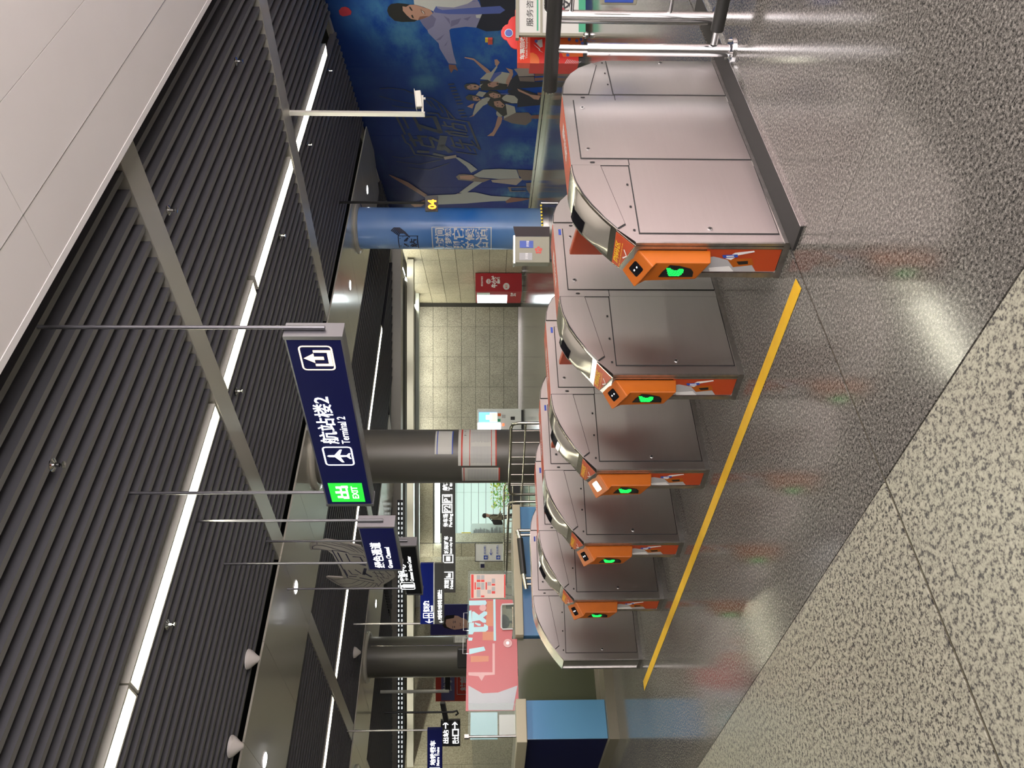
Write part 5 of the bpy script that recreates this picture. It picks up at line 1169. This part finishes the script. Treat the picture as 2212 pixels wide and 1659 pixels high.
# portrait poster, red banner
t = board('portrait_poster', 'violet poster with a portrait head above the booth glass', 1371, 1305, 930, 1050, 29., 'poster_violet', 'poster')
z9 = lambda a_, b_, d: fpt(760+a_/8.296, 1250+b_/8.296, d)
mb = MB(); mb.poly([z9(*p, 28.98) for p in ((1620, 830), (1640, 740), (1690, 660), (1840, 650), (1960, 690), (2000, 760), (1990, 880), (1900, 915), (1740, 900), (1660, 880))]); hd = mb.build('hair', 'hair', t)
mb = MB(); mb.poly([z9(*p, 28.97) for p in ((1680, 800), (1690, 730), (1830, 705), (1840, 660), (1900, 665), (1960, 700), (2030, 720), (2080, 760), (2080, 880), (2000, 890), (1930, 905), (1840, 915), (1770, 895), (1700, 860))]); mb.build('face', 'skin_portrait', hd)
for p in (blob(1850, 775, 10, 22), blob(1840, 865, 10, 20), blob(2000, 835, 8, 34), blob(1818, 778, 6, 30), blob(1808, 870, 6, 28), [(1930, 790), (1950, 800), (1952, 845), (1935, 850), (1945, 820)]): MB().poly([z9(*q_, 28.96) for q_ in p]).build('feature', 'cloth_taupe', hd)
mb = MB(); mb.poly([z9(*q_, 28.985) for q_ in ((2060, 640), (2400, 560), (2400, 1050), (2080, 960))]); mb.build('shoulders', 'cloth_navy', t)
t = board('wall_banner', 'red and slate banner with white lettering beyond the third column', 1514, 1440, 941, 1050, 28., 'poster_red', 'banner')
fq(MB(), 1513, 1440, 953, 982, 27.98, .02).build('slate_band', 'poster_slate', t)
mb = MB(); ft(mb, '的记忆', 1492, 1444, 957, 978, 27.95, .04); ft(mb, '站就在', 1492, 1444, 994, 1008, 27.95, .05); fq(mb, 1500, 1499, 988, 1050, 27.96, .01); fq(mb, 1500, 1440, 987, 988, 27.96, .01); mb.build('lettering', 'cloth_pale', t)

# ================================================================= PLANT AND PERSON IN THE CORRIDOR
pc_ = far(36.0, -5.5, 0); pc_ = Vector((fpt(1090, 1070, 38.5).x, fpt(1090, 1070, 38.5).y, 0))
t = thing('planter', 'trough planter of yellow-green leafy plants by the corridor', 'plant', pc_)
MB().obox(pc_-Rt*.7, Rt*1.5, NH*.4, UP*.5).build('trough', 'box_brown', t)
for m, k_, nm in (('leaf_green', 150, 'green_foliage'), ('leaf_yellow', 110, 'yellow_foliage')):
    mb = MB()
    for k in range(k_):
        c = pc_+Rt*random.uniform(-.62, .7)+NH*random.uniform(0, .4)+UP*random.uniform(.5, 1.25 if m == 'leaf_green' else 1.4)
        a = random.uniform(0, 6.28); e_ = Vector((math.cos(a), math.sin(a), random.uniform(-.4, .8))).normalized(); w2 = e_.cross(Vector((random.random(), random.random(), .3))).normalized()
        L_ = random.uniform(.12, .24); mb.add([c, c+e_*L_*.5+w2*L_*.2, c+e_*L_, c+e_*L_*.5-w2*L_*.2], [(0, 1, 2, 3)])
    fo = mb.build(nm, m, t); fo['kind'] = 'stuff'
D_ = 33.8; pb = fpt(1090, 1118, D_); pb.z = 0
per = thing('person', 'person in a patterned olive jacket walking past the corridor with a black bag', 'person', pb)
def pp(r_, f_, u__): return pb+Rt*r_+NH*f_+UP*u__
V = {'hip': (pp(0, 0, .95), .15), 'waist': (pp(.01, 0, 1.1), .14), 'chest': (pp(.03, 0, 1.32), .165), 'neck': (pp(.07, 0, 1.48), .06), 'skull': (pp(.10, 0, 1.58), .09), 'crown': (pp(.11, 0, 1.68), .085),
     'lh': (pp(.0, -.09, .9), .10), 'lk': (pp(.14, -.09, .5), .07), 'la': (pp(.08, -.09, .09), .05), 'lt': (pp(.24, -.09, .04), .035),
     'rh': (pp(.0, .09, .9), .10), 'rk': (pp(.02, .09, .5), .07), 'ra': (pp(-.2, .09, .12), .05), 'rt': (pp(-.06, .09, .05), .035),
     'ls': (pp(.03, -.19, 1.38), .065), 'le': (pp(.06, -.23, 1.12), .05), 'lw': (pp(.24, -.2, 1.0), .035), 'lf': (pp(.31, -.19, 1.0), .03),
     'rs': (pp(.03, .19, 1.38), .065), 're': (pp(-.04, .23, 1.12), .05), 'rw': (pp(.1, .2, .95), .035), 'rf': (pp(.16, .2, .92), .03)}
names = list(V); ed = [('hip', 'waist'), ('waist', 'chest'), ('chest', 'neck'), ('neck', 'skull'), ('skull', 'crown'), ('hip', 'lh'), ('lh', 'lk'), ('lk', 'la'), ('la', 'lt'), ('hip', 'rh'), ('rh', 'rk'), ('rk', 'ra'), ('ra', 'rt'), ('chest', 'ls'), ('ls', 'le'), ('le', 'lw'), ('lw', 'lf'), ('chest', 'rs'), ('rs', 're'), ('re', 'rw'), ('rw', 'rf')]
me = bpy.data.meshes.new('body'); me.from_pydata([V[k][0]-pb for k in names], [(names.index(a), names.index(b)) for a, b in ed], [])
bo_ = bpy.data.objects.new('body', me); COL.objects.link(bo_); bo_.parent = per
bo_.modifiers.new('skin', 'SKIN'); ss = bo_.modifiers.new('sub', 'SUBSURF'); ss.levels = ss.render_levels = 2
for k, nm in enumerate(names): me.skin_vertices[0].data[k].radius = (V[nm][1],)*2; me.skin_vertices[0].data[k].use_root = nm == 'hip'
mb_ = mat('person_body', rough=.7); N, L, b = nodes(mb_)
tc = N.new('ShaderNodeTexCoord'); sp = N.new('ShaderNodeSeparateXYZ'); L.new(tc.outputs['Object'], sp.inputs[0])
rp_ = ramp(N, [(0, (.02, .02, .02)), (.06/1.8, (.03, .028, .03)), (.93/1.8, (.20, .185, .13)), (1.45/1.8, (.45, .28, .21))], 'CONSTANT')
mr = N.new('ShaderNodeMath'); mr.operation = 'DIVIDE'; mr.inputs[1].default_value = 1.8; L.new(sp.outputs[2], mr.inputs[0]); L.new(mr.outputs[0], rp_.inputs[0]); L.new(rp_.outputs[0], b.inputs['Base Color'])
me.materials.append(mb_)
hr = MB().lathe([(0, .13), (.06, .115), (.1, .06), (.108, 0), (.1, -.04)], pp(.085, 0, 1.655), 16).build('hair', 'hair', per, 60)
MB().obox(pp(-.30, -.15, .88), Rt*.24+UP*.08, NH*.3, UP*.42).build('bag', 'cloth_black', per, bevel=.06)
MB().tube([pp(-.16, -.1, 1.32), pp(.03, -.12, 1.5), pp(.16, -.16, 1.3), pp(.1, -.18, 1.0)], .02, 8).build('strap', 'cloth_black', per)
sh = thing('walkway_rail_panel', 'dark low parapet below the bright corridor view', 'parapet', far(35, -6, 0))

for o in list(bpy.data.objects):
    if '_o' in o: del o['_o']
bpy.data.objects.remove(sh)
